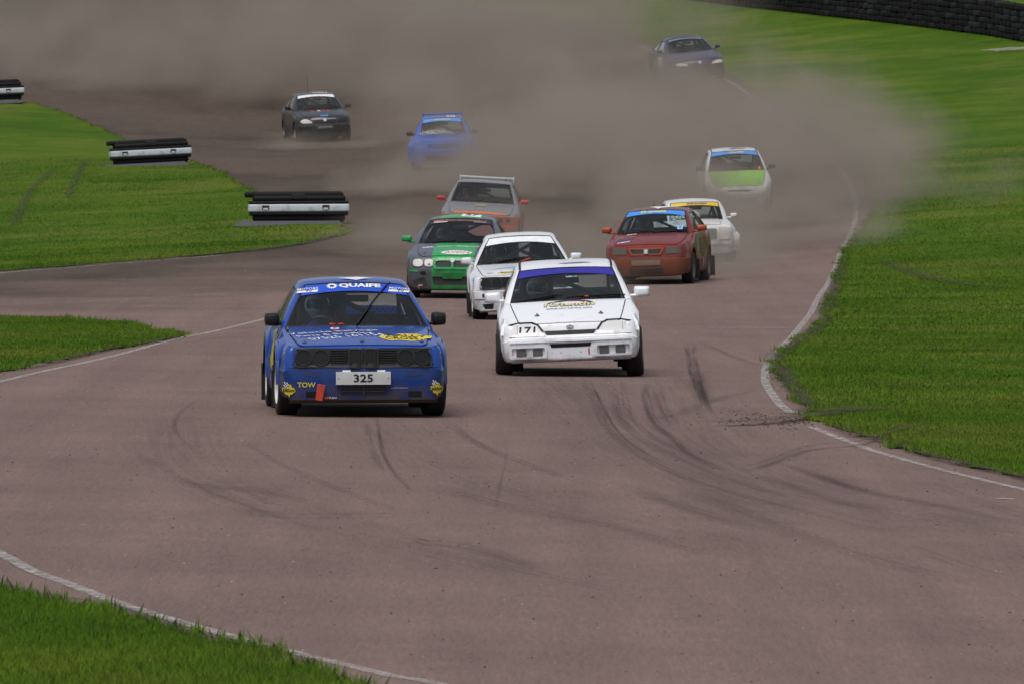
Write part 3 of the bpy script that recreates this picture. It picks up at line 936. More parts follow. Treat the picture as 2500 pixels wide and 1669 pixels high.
        ro = rm.build('roof', M.get('roof', M['paint']), s.root)
        if q.get('gutters'):
            for sg in (1, -1):
                g = MB()
                v_, f_ = grid(lambda a, b: Vector((sg * (roofp(lerp(0.855, 0.90, a), b).x), roofp(0.88, b).y, roofp(lerp(0.855, 0.90, a), b).z + 0.012)), 3, 11)
                g.add(v_, f_); g.build('roof_gutter', BLACK, ro)
        # rear window
        def rw(u, t):
            lo = s.rb(min(1, u * 0.97)); hi = rr_(u * 0.97)
            p = lo.lerp(hi, t); p.y += 0.03 * 4 * t * (1 - t); return p
        for sg in (1, -1):
            for (u0, u1, tt0, tt1) in ((0, 0.86, 0, 0.1), (0, 0.86, 0.92, 1), (0.86, 1.03, 0, 1)):
                v_, f_ = grid(lambda a, b: rw(lerp(u0, u1, a), lerp(tt0, tt1, b)), 6, 5)
                body.add([(sg * p.x, p.y, p.z) for p in v_], f_)
        rg = MB()
        for sg in (1, -1):
            v_, f_ = grid(lambda a, b: rw(lerp(0, 0.86, a), lerp(0.1, 0.92, b)), 6, 6)
            rg.add([(sg * p.x, p.y - 0.01, p.z) for p in v_], f_)
        rgo = rg.build('rear_window', GLASS, s.root, True, None)
        if q.get('rear_strip'):
            st = MB()
            for sg in (1, -1):
                v_, f_ = grid(lambda a, b: rw(lerp(0, 0.84, a), lerp(*q['rear_strip'][0], b)), 6, 3)
                st.add([(sg * p.x, p.y + 0.004, p.z) for p in v_], f_)
            st.build('rear_window_banner', q['rear_strip'][1], rgo)
        # windscreen
        v_, f_ = grid(lambda a, b: s.ws(lerp(-0.985, 0.985, a), lerp(0.012, 0.985, b)), 25, 13)
        s.screen = mk('windscreen', v_, f_, GLASS, s.root, True, None)
        def seal(u0, u1, t0_, t1_):
            v2, f2 = grid(lambda a, b: s.ws(lerp(u0, u1, a), lerp(t0_, t1_, b)) + Vector((0, -0.004, 0.002)), 25 if u1 - u0 > 1 else 2, 2 if u1 - u0 > 1 else 11)
            return v2, f2
        sl = MB()
        k = q.get('sealw', 0.03)
        for a in ((-1, 1, 0.0, 0.035), (-1, 1, 0.965, 1.0), (-1.0, -1 + k, 0, 1), (1 - k, 1.0, 0, 1)): sl.add(*seal(*a))
        sl.build('screen_seal', BLACK, s.screen)
        if 'strip' in q:
            h0, mat, off = q['strip']
            v2, f2 = grid(lambda a, b: s.ws(lerp(-0.965, 0.965, a), lerp(h0 + 0.025 - 0.075 * (2 * a - 1) ** 2, 0.96, b)) + Vector((0, -0.007, 0.003)), 25, 5)
            s.banner = mk('sun_banner', v2, f2, mat, s.screen, True, None)
        # bonnet panel with shut lines
        ub = q['ub']; v0 = q.get('bon0', 0.012)
        bn = MB(); seam = MB()
        def bp(u, v, off):
            p = s.deck(abs(u) * 1.0, v); return Vector((math.copysign(p.x, u), p.y, p.z)) + Vector((0, -0.2, 0.98)) * off
        def ubv(v): return ub * (1 - q.get('ubt', 0.0) * (1 - v))
        v2, f2 = grid(lambda a, b: bp(lerp(-1, 1, a) * ubv(lerp(v0, 0.975, b)), lerp(v0, 0.975, b), 0.010), 31, 17)
        bn.add(v2, f2)
        for (fixu, fixv) in ((-1, None), (1, None), (None, v0), (None, 0.975)):
            def ed(a, b):
                v = fixv if fixv is not None else lerp(v0, 0.975, a)
                u = (fixu if fixu is not None else lerp(-1, 1, a)) * ubv(v)
                return bp(u, v, lerp(0.010, -0.01, b))
            bn.add(*grid(ed, 17, 2))
            def sd(a, b):
                w_ = lerp(-0.004, 0.013, b)
                if fixu is not None:
                    v = lerp(v0, 0.975, a); return bp(fixu * (ubv(v) + w_), v, 0.003)
                return bp(lerp(-1, 1, a) * (ubv(fixv) + 0.01), fixv + (w_ if fixv > 0.5 else -w_ * 0.4), 0.003)
            seam.add(*grid(sd, 17, 2))
        s.bonnet = bn.build('bonnet', M.get('bonnet', M['paint']), s.root, True, 30)
        seam.build('shut_line', BLACK, s.bonnet, False)
        for nm, mb in s.parts.items():
            o = mb
            bm = bmesh.new(); me = bpy.data.meshes.new(nm)
            me.from_pydata([tuple(v) for v in mb.v], [], mb.f)
            bm.from_mesh(me); bmesh.ops.remove_doubles(bm, verts=bm.verts[:], dist=0.0006); bmesh.ops.recalc_face_normals(bm, faces=bm.faces[:])
            bm.to_mesh(me); bm.free()
            ob = link(nm, me, M.get(nm, M['paint']), s.root, True, 34)
            setattr(s, nm, ob)
    def build_wheels(s):
        q, M = s.q, s.M
        r, w = q['wr'], q.get('tw', 0.21)
        fa, ra = -q['wb'] / 2, q['wb'] / 2
        for (yy, front) in ((fa, True), (ra, False)):
            for sg in (1, -1):
                e = empty('wheel'); e.parent = s.root
                tx = q['W'] - w / 2 + q.get('track', -0.005)
                e.location = (sg * tx, yy, r)
                e.rotation_euler = (0, R(q.get('camber', 1.0)) * sg * (1 if front else .3), R(q.get('steer', 0)) if front else 0)
                h = w / 2
                t = MB().lathe([(r * 0.64, -h * 0.9), (r * 0.70, -h), (r * 0.86, -h * 1.02), (r * 0.955, -h * 0.93), (r * 0.992, -h * 0.8), (r, -h * 0.5), (r, 0), (r, h * 0.5), (r * 0.992, h * 0.8), (r * 0.955, h * 0.93), (r * 0.86, h * 1.02), (r * 0.70, h), (r * 0.64, h * 0.9)], 40)
                t.build('tyre', q.get('tyremat', RUBBER), e)
                m2 = MB().lathe([(r * 0.655, sg * h * 0.93), (r * 0.63, sg * h * 0.98), (r * 0.60, sg * h * 0.8), (r * 0.58, sg * h * 0.35), (r * 0.2, sg * h * 0.45), (r * 0.16, sg * h * 0.75), (0.002, sg * h * 0.75)], 36)
                for k in range(5):
                    a = 2 * math.pi * k / 5
                    rot = Matrix.Rotation(a, 3, 'X')
                    m2.rbox(rot @ Vector((sg * h * 0.62, 0, r * 0.38)), (0.02, 0.05, r * 0.42), 0.008, 1, rot)
                m2.build('rim', M['rim'], e)
                MB().lathe([(r * 0.3, -sg * h * 0.1), (r * 0.5, -sg * h * 0.12), (r * 0.5, sg * h * 0.1), (0.01, sg * h * 0.12)], 24).build('brake_disc', GREYM, e)
                # dark arch liner
                Ra = q['Ra'] + 0.012
                vs_, fs_ = grid(lambda a, b: Vector((sg * lerp(q['W'] - 0.36, q['W'] - 0.03, b), yy - Ra * math.cos(math.pi * a), r + 0.03 + Ra * math.sin(math.pi * a))), 17, 3)
                mk('arch_liner', vs_, fs_, BLACK, s.root, True, None)
        # underbody
        u = MB()
        u.box((0, 0.0, 0.26), (2 * q['W'] - 0.46, q['wb'] + 0.9, 0.16))
        u.box((0, fa - 0.1, 0.46), (2 * q['W'] - 0.5, q['fo'] * 0.9, 0.3))  # unseen dark block added inside the nose to stop light leaking through
        u.box((0, ra + q['ro'] * 0.4, 0.42), (2 * q['W'] - 0.5, q['ro'] * 0.7, 0.3))
        u.build('underbody', BLACK, s.root, False)
        for yy in (fa, ra): MB().tube([(-q['W'] + 0.12, yy, r), (q['W'] - 0.12, yy, r)], 0.035).build('axle', GREYM, s.root)
    def build_inside(s):
        q, M = s.q, s.M
        yc, zc = q['yc'], q['zc']
        bw = s.side(0.3, 0).x
        d = MB()
        d.rbox((0, yc + 0.22, zc - 0.14), (2 * q['wcb'] - 0.04, 0.42, 0.2), 0.04)
        d.rbox((-0.33, yc + 0.40, zc - 0.05), (0.34, 0.16, 0.10), 0.03)
        d.build('dashboard', DARK, s.root)
        d = MB(); d.box((0, yc + 1.2, 0.30), (2 * bw - 0.1, 2.1, 0.06)); d.box((0, q['yr'] - 0.15, 0.5), (2 * bw - 0.16, 0.05, 0.5))
        d.build('floor_pan', DARK, s.root, False)
        # seat(s)
        sy = yc + q.get('seaty', 1.25)
        s.seat_y = sy
        for sx in ((-0.34,) if not q.get('two_seats') else (-0.34, 0.34)):
            m = MB()
            m.rbox((sx, sy - 0.18, 0.42), (0.46, 0.5, 0.14), 0.05)
            rot = Matrix.Rotation(R(-14), 3, 'X')
            m.rbox((sx, sy + 0.15, 0.78), (0.50, 0.12, 0.78), 0.05, 2, rot, lambda p: Vector((p.x * (1 - 0.35 * max(0, p.z - 0.12) / 0.27) if p.z > 0.12 else p.x, p.y - 0.25 * abs(p.x) ** 2, p.z)))
            m.build('race_seat', q.get('seatmat', DARK), s.root)
        # steering wheel
        m = MB()
        rot = Matrix.Rotation(R(-62), 3, 'X'); c = Vector((-0.34, yc + 0.56, zc - 0.01 + q.get('swz', -0.04)))
        s.sw = (c, rot)
        pts = [c + rot @ Vector((0.17 * math.cos(2 * math.pi * k / 24), 0.17 * math.sin(2 * math.pi * k / 24), 0)) for k in range(25)]
        m.tube(pts, 0.015, 7, False)
        for a in (0, math.pi, -math.pi / 2): m.tube([c, c + rot @ Vector((0.17 * math.cos(a), 0.17 * math.sin(a), 0))], 0.012, 6)
        m.tube([c, c + rot @ Vector((0, 0, -0.3))], 0.02)
        m.build('steering_wheel', BLACK, s.root)
        # roll cage
        cm = q.get('cagemat', CAGE)
        m = MB()
        a_s = q.get('hoop', 0.5)
        def ins(a, t, k=0.05):
            p = s.side(a, t); return Vector((p.x - k, p.y, p.z - (0.04 if t > 0.9 else 0)))
        for sg in (1, -1):
            fl = lambda p: Vector((sg * p.x, p.y, p.z))
            A = [fl(Vector((bw - 0.07, s.side(a_s, 0).y, 0.32))), fl(ins(a_s, 0, 0.07)), fl(ins(a_s, 0.5, 0.06)), fl(ins(a_s, 0.95, 0.08))]
            m.tube(A, 0.022)
            B = [fl(Vector((bw - 0.08, yc + 0.3, 0.35))), fl(ins(0.06, 0.02, 0.08)), fl(ins(0.05, 0.5, 0.065)), fl(ins(0.05, 0.95, 0.085)), fl(ins(a_s, 0.95, 0.08))]
            m.tube(B, 0.022)
            m.tube([A[-1], fl(ins(0.93, 0.1, 0.2))], 0.022)
            m.tube([fl(Vector((bw - 0.06, yc + 0.35, 0.45))), fl(Vector((bw - 0.06, s.side(a_s, 0).y, 0.66)))], 0.02)
        pL, pR = ins(a_s, 0.95, 0.08), ins(a_s, 0.95, 0.08)
        m.tube([(-pL.x, pL.y, pL.z), (pR.x, pR.y, pR.z)], 0.022)
        pf = ins(0.05, 0.95, 0.085)
        m.tube([(-pf.x, pf.y, pf.z), (pf.x, pf.y, pf.z)], 0.022)
        lo = s.side(a_s, 0)
        m.tube([(-pL.x * 0.75, pL.y, pL.z), (lo.x - 0.1, lo.y, lo.z - 0.12)], 0.026)
        if q.get('xcage'): m.tube([(pL.x * 0.75, pL.y, pL.z), (-lo.x + 0.1, lo.y, lo.z - 0.12)], 0.026)
        m.tube([(-lo.x + 0.08, lo.y, lo.z - 0.1), (lo.x - 0.08, lo.y, lo.z - 0.1)], 0.02)
        m.build('roll_cage', cm, s.root)
        # interior mirror
        p = s.wmap(0.02, 0.80, -0.10)
        if q.get('inmirror', True):
            MB().rbox(p, (0.26, 0.03, 0.07), 0.012).build('cabin_mirror', BLACK, s.root)
    # ---- fittings
    def mirrors(s, mat, size=(0.19, 0.11, 0.12), up=0.06, out=0.13, a=0.03, arm=True):
        for sg in (1, -1):
            b = s.side(a, 0.05)
            c = Vector((sg * (b.x + out), b.y + 0.02, b.z + up))
            m = MB()
            def tp(p):
                k = (p.y / size[1] + 0.5)
                f = lerp(0.72, 1.0, k)
                g = lerp(1.0, 0.86, max(0, sg * p.x / size[0] + 0.5))
                return Vector((p.x * f, p.y, p.z * f * g))
            m.rbox(c, size, min(size) * 0.33, 3, None, tp)
            if arm: m.rbox(Vector((sg * (b.x + out * 0.42), b.y + 0.02, b.z + up * 0.25)), (out * 0.9, 0.05, 0.035), 0.012, 1)
            o = m.build('door_mirror', mat, s.root)
            MB().box((c.x, c.y + size[1] / 2 + 0.001, c.z), (size[0] * 0.85, 0.004, size[2] * 0.8)).build('mirror_glass', GREYM, o, False)
    def wiper(s, pts, mat=None):
        mat = mat or BLACK
        m = MB()
        a, b = pts
        n = 8
        P = [s.wmap(lerp(a[0], b[0], k / n), lerp(a[1], b[1], k / n), 0.02) for k in range(n + 1)]
        m.tube(P, [0.011 - 0.004 * k / n for k in range(n + 1)], 6)
        P2 = [s.wmap(lerp(a[0], b[0], lerp(0.25, 1.12, k / n)), lerp(a[1], b[1], lerp(0.25, 1.12, k / n)), 0.010) for k in range(n + 1)]
        m.tube(P2, 0.007, 5)
        m.build('wiper', mat, s.root)
    def pin(s, x, mm, r=0.022):
        c = s.hmap(x, mm, 0.011)
        m = MB().lathe([(r, 0), (r, 0.006), (r * 0.5, 0.009), (r * 0.4, 0.025), (0.001, 0.027)], 14, 'z', c)
        m.build('bonnet_pin', GREYM, s.bonnet)
    def lamp(s, poly, mat, off=0.012, thick=0.03, name='headlight'):
        return patch(name, poly, s.fmap, mat, s.root, off, thick)
    def flaps(s):
        q = s.q
        for yy, f in ((-q['wb'] / 2, 0.42), (q['wb'] / 2, 0.46)):
            for sg in (1, -1):
                MB().rbox((sg * (q['W'] - 0.10), yy + f, 0.25), (0.30, 0.012, 0.38), 0.004, 1).build('mud_flap', RUBBER, s.root)
    def aerial(s, u, v, h=0.35):
        p = s.roofp(abs(u), v); x = math.copysign(p.x, u)
        MB().tube([(x, p.y, p.z - 0.005), (x, p.y + 0.05, p.z + h)], [0.008, 0.003], 5).build('aerial', BLACK, s.root)
    def roofmap(s, x, m, off):
        v = min(1, max(0, m)); wx = s.roofp(1, v).x
        p = s.roofp(min(1, abs(x) / wx), v)
        return Vector((x, p.y, p.z + off))
    def place(s, px, py, yaw, roll=0.0, pitch=0.0):
        q = s.q
        p = px2w([(px, py)])[0]
        a = R(yaw)
        fwd = Vector((math.sin(a), -math.cos(a), 0))       # heading of the nose
        c = Vector((p[0], p[1], 0)) - fwd * (q['wb'] / 2)
        lat = Vector((math.cos(a), math.sin(a), 0))
        zf = h1(*(c + fwd * q['wb'] / 2)[:2]); zr = h1(*(c - fwd * q['wb'] / 2)[:2])
        zl = h1(*(c + lat * 0.75)[:2]); zn = h1(*(c - lat * 0.75)[:2])
        yv = (-fwd * q['wb'] + Vector((0, 0, zr - zf))).normalized()
        xv = (lat * 1.5 + Vector((0, 0, zl - zn))).normalized()
        zv = xv.cross(yv).normalized(); xv = yv.cross(zv).normalized()
        m = Matrix((xv, yv, zv)).transposed().to_4x4()
        m.translation = Vector((c.x, c.y, (zf + zr) / 2))
        s.root.matrix_world = m
        s.world = m
        # suspension: everything but the wheels leans and dips
        piv = Vector((0, 0, 0.33))
        s.lean = Matrix.Translation(piv) @ Matrix.Rotation(R(-roll), 4, 'Y') @ Matrix.Rotation(R(pitch), 4, 'X') @ Matrix.Translation(-piv)
        for ch in s.root.children:
            if ch.name.split('.')[0] != 'wheel':
                ch.matrix_basis = s.lean @ ch.matrix_basis
        print('placed', s.root.name, [round(v, 2) for v in m.translation])
# ------------------------------------------------------------------ the cars
BASE = dict(wb=2.5, fo=0.75, ro=0.7, W=0.81, rf=0.20, rr=0.18, tf=0.035, tr=0.03, bow=0.06, sill=0.19, Ra=0.345, wr=0.30, flare=0.012,
            yc=-0.62, dyc=0.07, cbow=0.07, wcb=0.68, wct=0.545, yt=0.02, tbow=0.04, zc=0.91, zt=1.31, tcrown=0.02, wbulge=0.018, hump=0.015, fdrop=0.02,
            ub=0.86, apx=0.035, apy=0.05, drip=0.02, wrt=0.53, yrt=1.15, zrt=1.28, wrb=0.60, yr=1.55, zrb=0.93, sidebow=0.01, arc=0.04, sbulge=0.02, rcrown=0.035,
            wins=[(0.10, 0.50), (0.56, 0.86)], wt0=0.06, wt1=0.90, kb=4, kbr=4, sealw=0.035)
def spec(**k):
    d = dict(BASE); d.update(k); return d
SIDE = [(0, .05), (.04, .03), (.16, .012), (.42, 0), (.52, 0), (.54, .004), (.70, .008), (.92, .028), (1, .06)]
REAR = [(.22, .06), (.25, .02), (.3, 0), (.44, 0), (.5, .02), (.51, .05), (.62, .05), (.84, .06), (.9, .12)]
STRIPB = plain('blue_banner', (0.012, 0.075, 0.55), 0.4)
STRIPP = plain('purple_banner', (0.025, 0.02, 0.30), 0.4)
STRIPL = plain('light_blue_banner', (0.055, 0.26, 0.72), 0.4)
STRIPW = plain('white_banner', (0.74, 0.76, 0.80), 0.4)
STRIPY = plain('yellow_banner', (0.60, 0.40, 0.03), 0.4)
STRIPK = plain('black_banner', (0.02, 0.022, 0.028), 0.4)
RIMW = plain('rim_white', (0.62, 0.62, 0.62), 0.45)
RIMG = plain('rim_grey', (0.16, 0.16, 0.165), 0.5)
LAMPD = plain('dark_lamp', (0.010, 0.011, 0.012), 0.3, 0, 0.3)
LAMPG = plain('grey_lamp', (0.12, 0.12, 0.115), 0.45)
PLATE = plain('number_plate', (0.52, 0.53, 0.54), 0.6)
ORANGE = plain('tow_strap_red', (0.42, 0.035, 0.015), 0.7)

E30 = dict(wb=2.57, fo=0.78, ro=0.98, W=0.815, rf=0.17, bow=0.05, tf=0.02, wr=0.30, Ra=0.345, flare=0.035,
           front=[(.145, .07), (.165, .012), (.25, 0), (.42, 0), (.495, .012), (.502, .085), (.60, .10), (.680, .115), (.702, .15)],
           side=SIDE, rear=REAR, shoulder=[(-2.1, .685), (-1.9, .70), (-0.66, .855), (1.2, .87), (2.3, .87)],
           yc=-0.66, dyc=0.08, cbow=0.06, wcb=0.72, zc=0.85, wct=0.49, apx=0.055, yt=0.02, zt=1.27, tbow=0.06, tcrown=0.025, hump=0.02, fdrop=0.015, ub=0.885, ubt=0.05,
           wrt=0.51, yrt=1.05, zrt=1.27, yr=1.50, zrb=0.90, wrb=0.60, wins=[(0.09, 0.50), (0.55, 0.86)], seaty=1.22)

def e30_front(c, lens, slat):
    """black mask with four round lamps, slats and twin upright grilles"""
    f = c.fmap; rt = c.root
    patch("shut_line", rect(-.74, .74, .487, .494), f, BLKV, rt, 0.004, 0.0)
    g = patch('grille', rrect(-0.715, 0.715, 0.500, 0.682, 0.075), f, BLACK, rt, 0.010, 0.03)
    ring('grille_surround', rrect(-0.72, 0.72, 0.495, 0.687, 0.08), rrect(-0.708, 0.708, 0.507, 0.675, 0.068), f, slat, g, 0.020, 0.02)
    for sg in (-1, 1):
        for xl in (0.415, 0.585):
            cx = sg * xl
            l = patch('headlight', ell(cx, 0.591, 0.074, 0.074), f, lens, rt, 0.020, 0.02)
            ring('lamp_bezel', ell(cx, 0.591, 0.084, 0.084), ell(cx, 0.591, 0.072, 0.072), f, slat, l, 0.032, 0.03)
        for k in range(7):
            z = 0.517 + k * 0.0235
            patch('grille_slat', rect(*sorted((sg * 0.155, sg * 0.325)), z, z + 0.009), f, slat, g, 0.024, 0.012)
        for k in range(6):
            z = 0.522 + k * 0.0255
            patch('grille_slat', rect(*sorted((sg * 0.672, sg * 0.708)), z, z + 0.010), f, slat, g, 0.022, 0.012)
        patch('lamp_pillar', [(sg * 0.488, .51), (sg * 0.512, .51), (sg * 0.505, .59), (sg * 0.512, .67), (sg * 0.488, .67), (sg * 0.495, .59)], f, slat, g, 0.024, 0.015)
        x0, x1 = sorted((sg * 0.008, sg * 0.148))
        k_ = patch('grille', rrect(x0 + .008, x1 - .008, 0.494, 0.680, 0.03), f, BLKV, rt, 0.03, 0.04)
        ring('grille_surround', rrect(x0, x1, 0.487, 0.687, 0.035), rrect(x0 + .013, x1 - .013, 0.502, 0.674, 0.025), f, slat, k_, 0.046, 0.04)
        for k in range(8):
            xx = lerp(x0 + 0.022, x1 - 0.030, k / 7)
            patch('grille_slat', rect(xx, xx + 0.007, 0.505, 0.668), f, slat, k_, 0.040, 0.015)

def badge710(parent, mp, cx, cz, rx, rz, tilt=0):
    b = patch('sticker', ell(cx, cz, rx, rz), mp, YELV, parent, 0.004, 0)
    ring('sticker_rim', ell(cx, cz, rx * .86, rz * .82), ell(cx, cz, rx * .74, rz * .66), mp, BLKV, b, 0.006, 0.001)
    lettering('sticker_text', '7', (cx - rx * .62, cx - rx * .1, cz - rz * .6, cz + rz * .7), mp, BLKV, b, 0.006, 0.2, 0.02)
    lettering('sticker_text', '10', (cx, cx + rx * .55, cz - rz * .3, cz + rz * .5), mp, BLKV, b, 0.006, 0.2, 0.02)

def maskbadge(parent, mp, cx, cz, s):
    """yellow shield shaped sticker with chequered flag and BARDAHL"""
    pts = [(-.50, -.12), (-.5, .18), (-.34, .22), (-.38, .42), (.02, .48), (.18, .42), (.24, .20), (.42, .16), (.52, -.1), (.46, -.22), (.30, -.26), (.28, -.36), (.10, -.38), (.04, -.62), (-.05, -.42), (-.30, -.36), (-.32, -.24)]
    b = patch('sticker', [(cx + x * s, cz + z * s) for x, z in pts], mp, YELV, parent, 0.004, 0)
    lettering('sticker_text', 'BARDAHL', (cx - .46 * s, cx + .47 * s, cz - .16 * s, cz + .08 * s), mp, BLKV, b, 0.006, 0.1, 0.03)
    for i in range(4):
        for j in range(4):
            x0 = cx + (-.42 + .09 * i + .02 * j) * s; z0 = cz + (.22 + .11 * j - .02 * i) * s
            patch('flag_square', [(x0, z0), (x0 + .09 * s, z0 - .02 * s), (x0 + .11 * s, z0 + .09 * s), (x0 + .02 * s, z0 + .11 * s)], mp, WHITEP if (i + j) % 2 else BLKV, b, 0.0055, 0)

def quaife(c, x0, x1, h0, h1, gear, mat, parent, k=1.0):
    hm = (h0 + h1) / 2
    S = (c.ws(0, 1) - c.ws(0, 0)).length
    if gear:
        gx = x0 - gear * 1.25
        o = ring('gear_logo', gearpoly(gx, 0, gear), ell(gx, 0, gear * .45, gear * .45, 56), lambda x, z, o_: c.wmap(x, hm + z / S, o_), mat, parent, 0.011, 0.002)
    lettering('banner_text', 'QUAIFE', (x0, x1, h0, h1), c.wmap, mat, parent, 0.011, 0.0, 0.045)

# ---- 1 blue saloon, plate 325
BLUE = paint('blue_paint', (0.006, 0.055, 0.32), 0.05, 0.3, coat=0.8)
def blue_saloon():
    q = spec(**E30, strip=(0.75, STRIPB, 0.01), rear_strip=((0.10, 0.33), filmmat('blue_film', (0.05, 0.16, 0.72), 0.25)), steer=3, camber=0.5, track=0.02)
    c = Car('rally_saloon', q, dict(paint=BLUE, rim=RIMW, front_bumper=paint('blue_bumper_shaded', (0.005, 0.032, 0.18), 0.85, 0.35, ztop=0.36)))  # bumper blue darkened to paint in its weaker light; low mud is dirt
    f, h = c.fmap, c.hmap
    tag(c.root, 'blue two-door rally saloon with white 325 plate leading the pack', 'car', 'rally cars racing on the track')
    SL = plain('grille_black', (0.017, 0.017, 0.018), 0.5, 0, 0.3)
    e30_front(c, LAMPD, SL)
    # number plate
    p = patch('number_plate', rect(-0.275, 0.261, 0.328, 0.453), f, PLATE, c.root, 0.055, 0.05)
    lettering('plate_digits', '325', (-0.102, 0.088, 0.352, 0.432), f, BLKV, p, 0.058, 0, 0.02)
    for x in (-0.245, 0.245): patch('plate_screw', ell(x - .007, 0.391, 0.006, 0.006, 8), f, GREYM, p, 0.058, 0.002)
    for x in (-0.17, 0.17): patch('plate_bracket', rect(x - .04, x + .04, 0.453, 0.468), f, WHITEP, c.root, 0.03, 0.03)
    bm_ = c.front_bumper
    for sg in (-1, 1):
        patch('bumper_recess', [(sg * .415, .452), (sg * .60, .452), (sg * .59, .425), (sg * .50, .405), (sg * .43, .408)], f, plain('recess_blue', (0.006, 0.02, 0.11), 0.6), bm_, 0.004, 0.002)
        patch('brake_duct', rect(*sorted((sg * .44, sg * .57)), .205, .258), f, BLKV, bm_, 0.004, 0.002)
    ri = patch('lower_intake', rect(-.225, .225, .225, .335), f, plain('intake_dark', (0.010, 0.012, 0.022), 0.6), bm_, 0.004, 0.002)
    for z in (.255, .285, .31): patch('intake_bar', rect(-.22, .22, z, z + .007), f, paint('bar_blue', (0.010, 0.035, 0.16), 0.7), ri, 0.012, 0.01)
    patch('intake_bar', rect(-.006, .006, .23, .33), f, paint('bar_blue', (0.010, 0.035, 0.16), 0.7), ri, 0.014, 0.01)
    patch('splitter', rect(-.72, .72, .142, .178), f, paint('lip_grey', (0.06, 0.055, 0.05), 0.9), c.root, 0.03, 0.06)
    lettering('bumper_text', 'TOW', (-.655, -.475, .30, .352), f, YELV, bm_, 0.005, 0, 0.02)
    maskbadge(bm_, f, -.735, .275, .12); maskbadge(bm_, f, .725, .285, .125)
    # tow strap
    m = MB().rbox(c.fmap(-.43, .25, 0.05), (0.075, 0.012, 0.165), 0.005, 1, Matrix.Rotation(R(10), 3, 'Y') @ Matrix.Rotation(R(-8), 3, 'X'))
    ts = m.build('tow_strap', ORANGE, c.root)
    MB().lathe([(0.011, 0), (0.011, 0.006), (0.001, 0.008)], 12, 'y', c.fmap(-.415, .31, 0.075)).build('strap_rivet', GREYM, ts)
    lettering('bumper_text', 'K&N', (-.34, -.27, .188, .207), f, WHITEP, bm_, 0.006, 0, 0.02)
    patch('sticker', rect(-.385, -.345, .186, .208), f, plain('orange_vinyl', (0.6, 0.12, 0.02), 0.5), bm_, 0.005, 0)
    lettering('bumper_text', 'J J MOTORSPORT', (.27, .44, .283, .297), f, PLATE, bm_, 0.006, 0, 0.0)
    for sg in (-1, 1): badge710(c.body, c.fmap, sg * .765, .585, .018, .062)
    badge710(c.bonnet, h, 0.0, 0.10, .068, .058)
    # lettering on the bonnet
    lettering('bonnet_text', 'Vehicle Salvage', (-.66, .20, .62, .74), h, WHITEP, c.bonnet, 0.014, -0.35, 0.0, 0.16)
    lettering('bonnet_text', 'Parts & Breaking', (-.58, .14, .46, .57), h, WHITEP, c.bonnet, 0.014, -0.35, 0.0, 0.16)
    lettering('bonnet_text', '07525 161154', (-.48, .24, .27, .40), h, WHITEP, c.bonnet, 0.014, -0.35, 0.0, 0.30)
    b = patch('sticker', [(.17, .38), (.20, .50), (.33, .46), (.36, .60), (.55, .63), (.60, .55), (.70, .52), (.68, .40), (.62, .36), (.60, .28), (.50, .20), (.36, .24), (.28, .20), (.22, .28)], h, YELV, c.bonnet, 0.013, 0)
    lettering('sticker_text', 'RALLY', (.26, .64, .44, .56), h, BLKV, b, 0.015, -.1, 0.02, -0.05)
    lettering('sticker_text', 'CROSS', (.24, .56, .28, .42), h, BLKV, b, 0.015, -.1, 0.02, -0.05)
    e = patch('sticker', ell(-.22, .97, .042, .075), h, WHITEP, c.bonnet, 0.013, 0)
    lettering('sticker_text', 'E', (-.236, -.200, .93, 1.01), h, REDV, e, 0.015, 0, 0.03)
    for x in (-.24, -.155):
        p0 = c.hmap(x, 1.06, 0.012)
        MB().tube([p0, p0 + Vector((0, -.02, .028))], 0.006, 6).rbox(p0 + Vector((0, -.02, .034)), (0.065, 0.02, 0.014), 0.005, 1).build('kill_switch', plain('red_plastic', (0.5, 0.02, 0.02), 0.5), c.root)
    for x, y in ((-.56, .17), (.58, .19), (-.66, 1.0), (.68, 1.0), (0, 0.16)): c.pin(x, y)
    # banner
    quaife(c, -.15, .27, .835, .945, .055, WHITEP, c.banner)
    for sg in (-1, 1):
        cx = sg * .46; tl = -0.06 * sg
        bb = patch('banner_patch', [(cx - .12, .765 + .05 * (sg > 0) * 0), (cx + .09, .765), (cx + .105, .815), (cx - .105, .815)], c.wmap, WHITEP, c.banner, 0.010, 0)
        lettering('banner_text', 'MOTORS', (cx - .105, cx + .10, .825, .875), c.wmap, WHITEP, bb, 0.013, .1, 0.01)
        lettering('banner_text', 'TV', (cx - .03, cx + .04, .772, .81), c.wmap, BLKV, bb, 0.013, .2, 0.02)
    lettering('banner_text', 'WWW.', (.15, .5, .40, .55), lambda x, t, o: Vector((x, 1.50 - 0.45 * (t - .28), lerp(.90, 1.27, t - .28))), NAVYV, c.root, 0.0)
    c.wiper(((.0, .02), (.33, .90)))
    c.mirrors(BLACK, (0.165, 0.16, 0.155), 0.055, 0.09)
    c.flaps()
    # roof panel number
    patch('roof_panel', [(-.16, .14), (.03, .05), (.20, .14), (.05, .24)], c.roofmap, WHITEP, c.root, 0.006, 0)
    ysp = [(-.30, .48), (-.1, .72), (.25, .66), (.55, .5), (.50, .40), (.1, .46)]
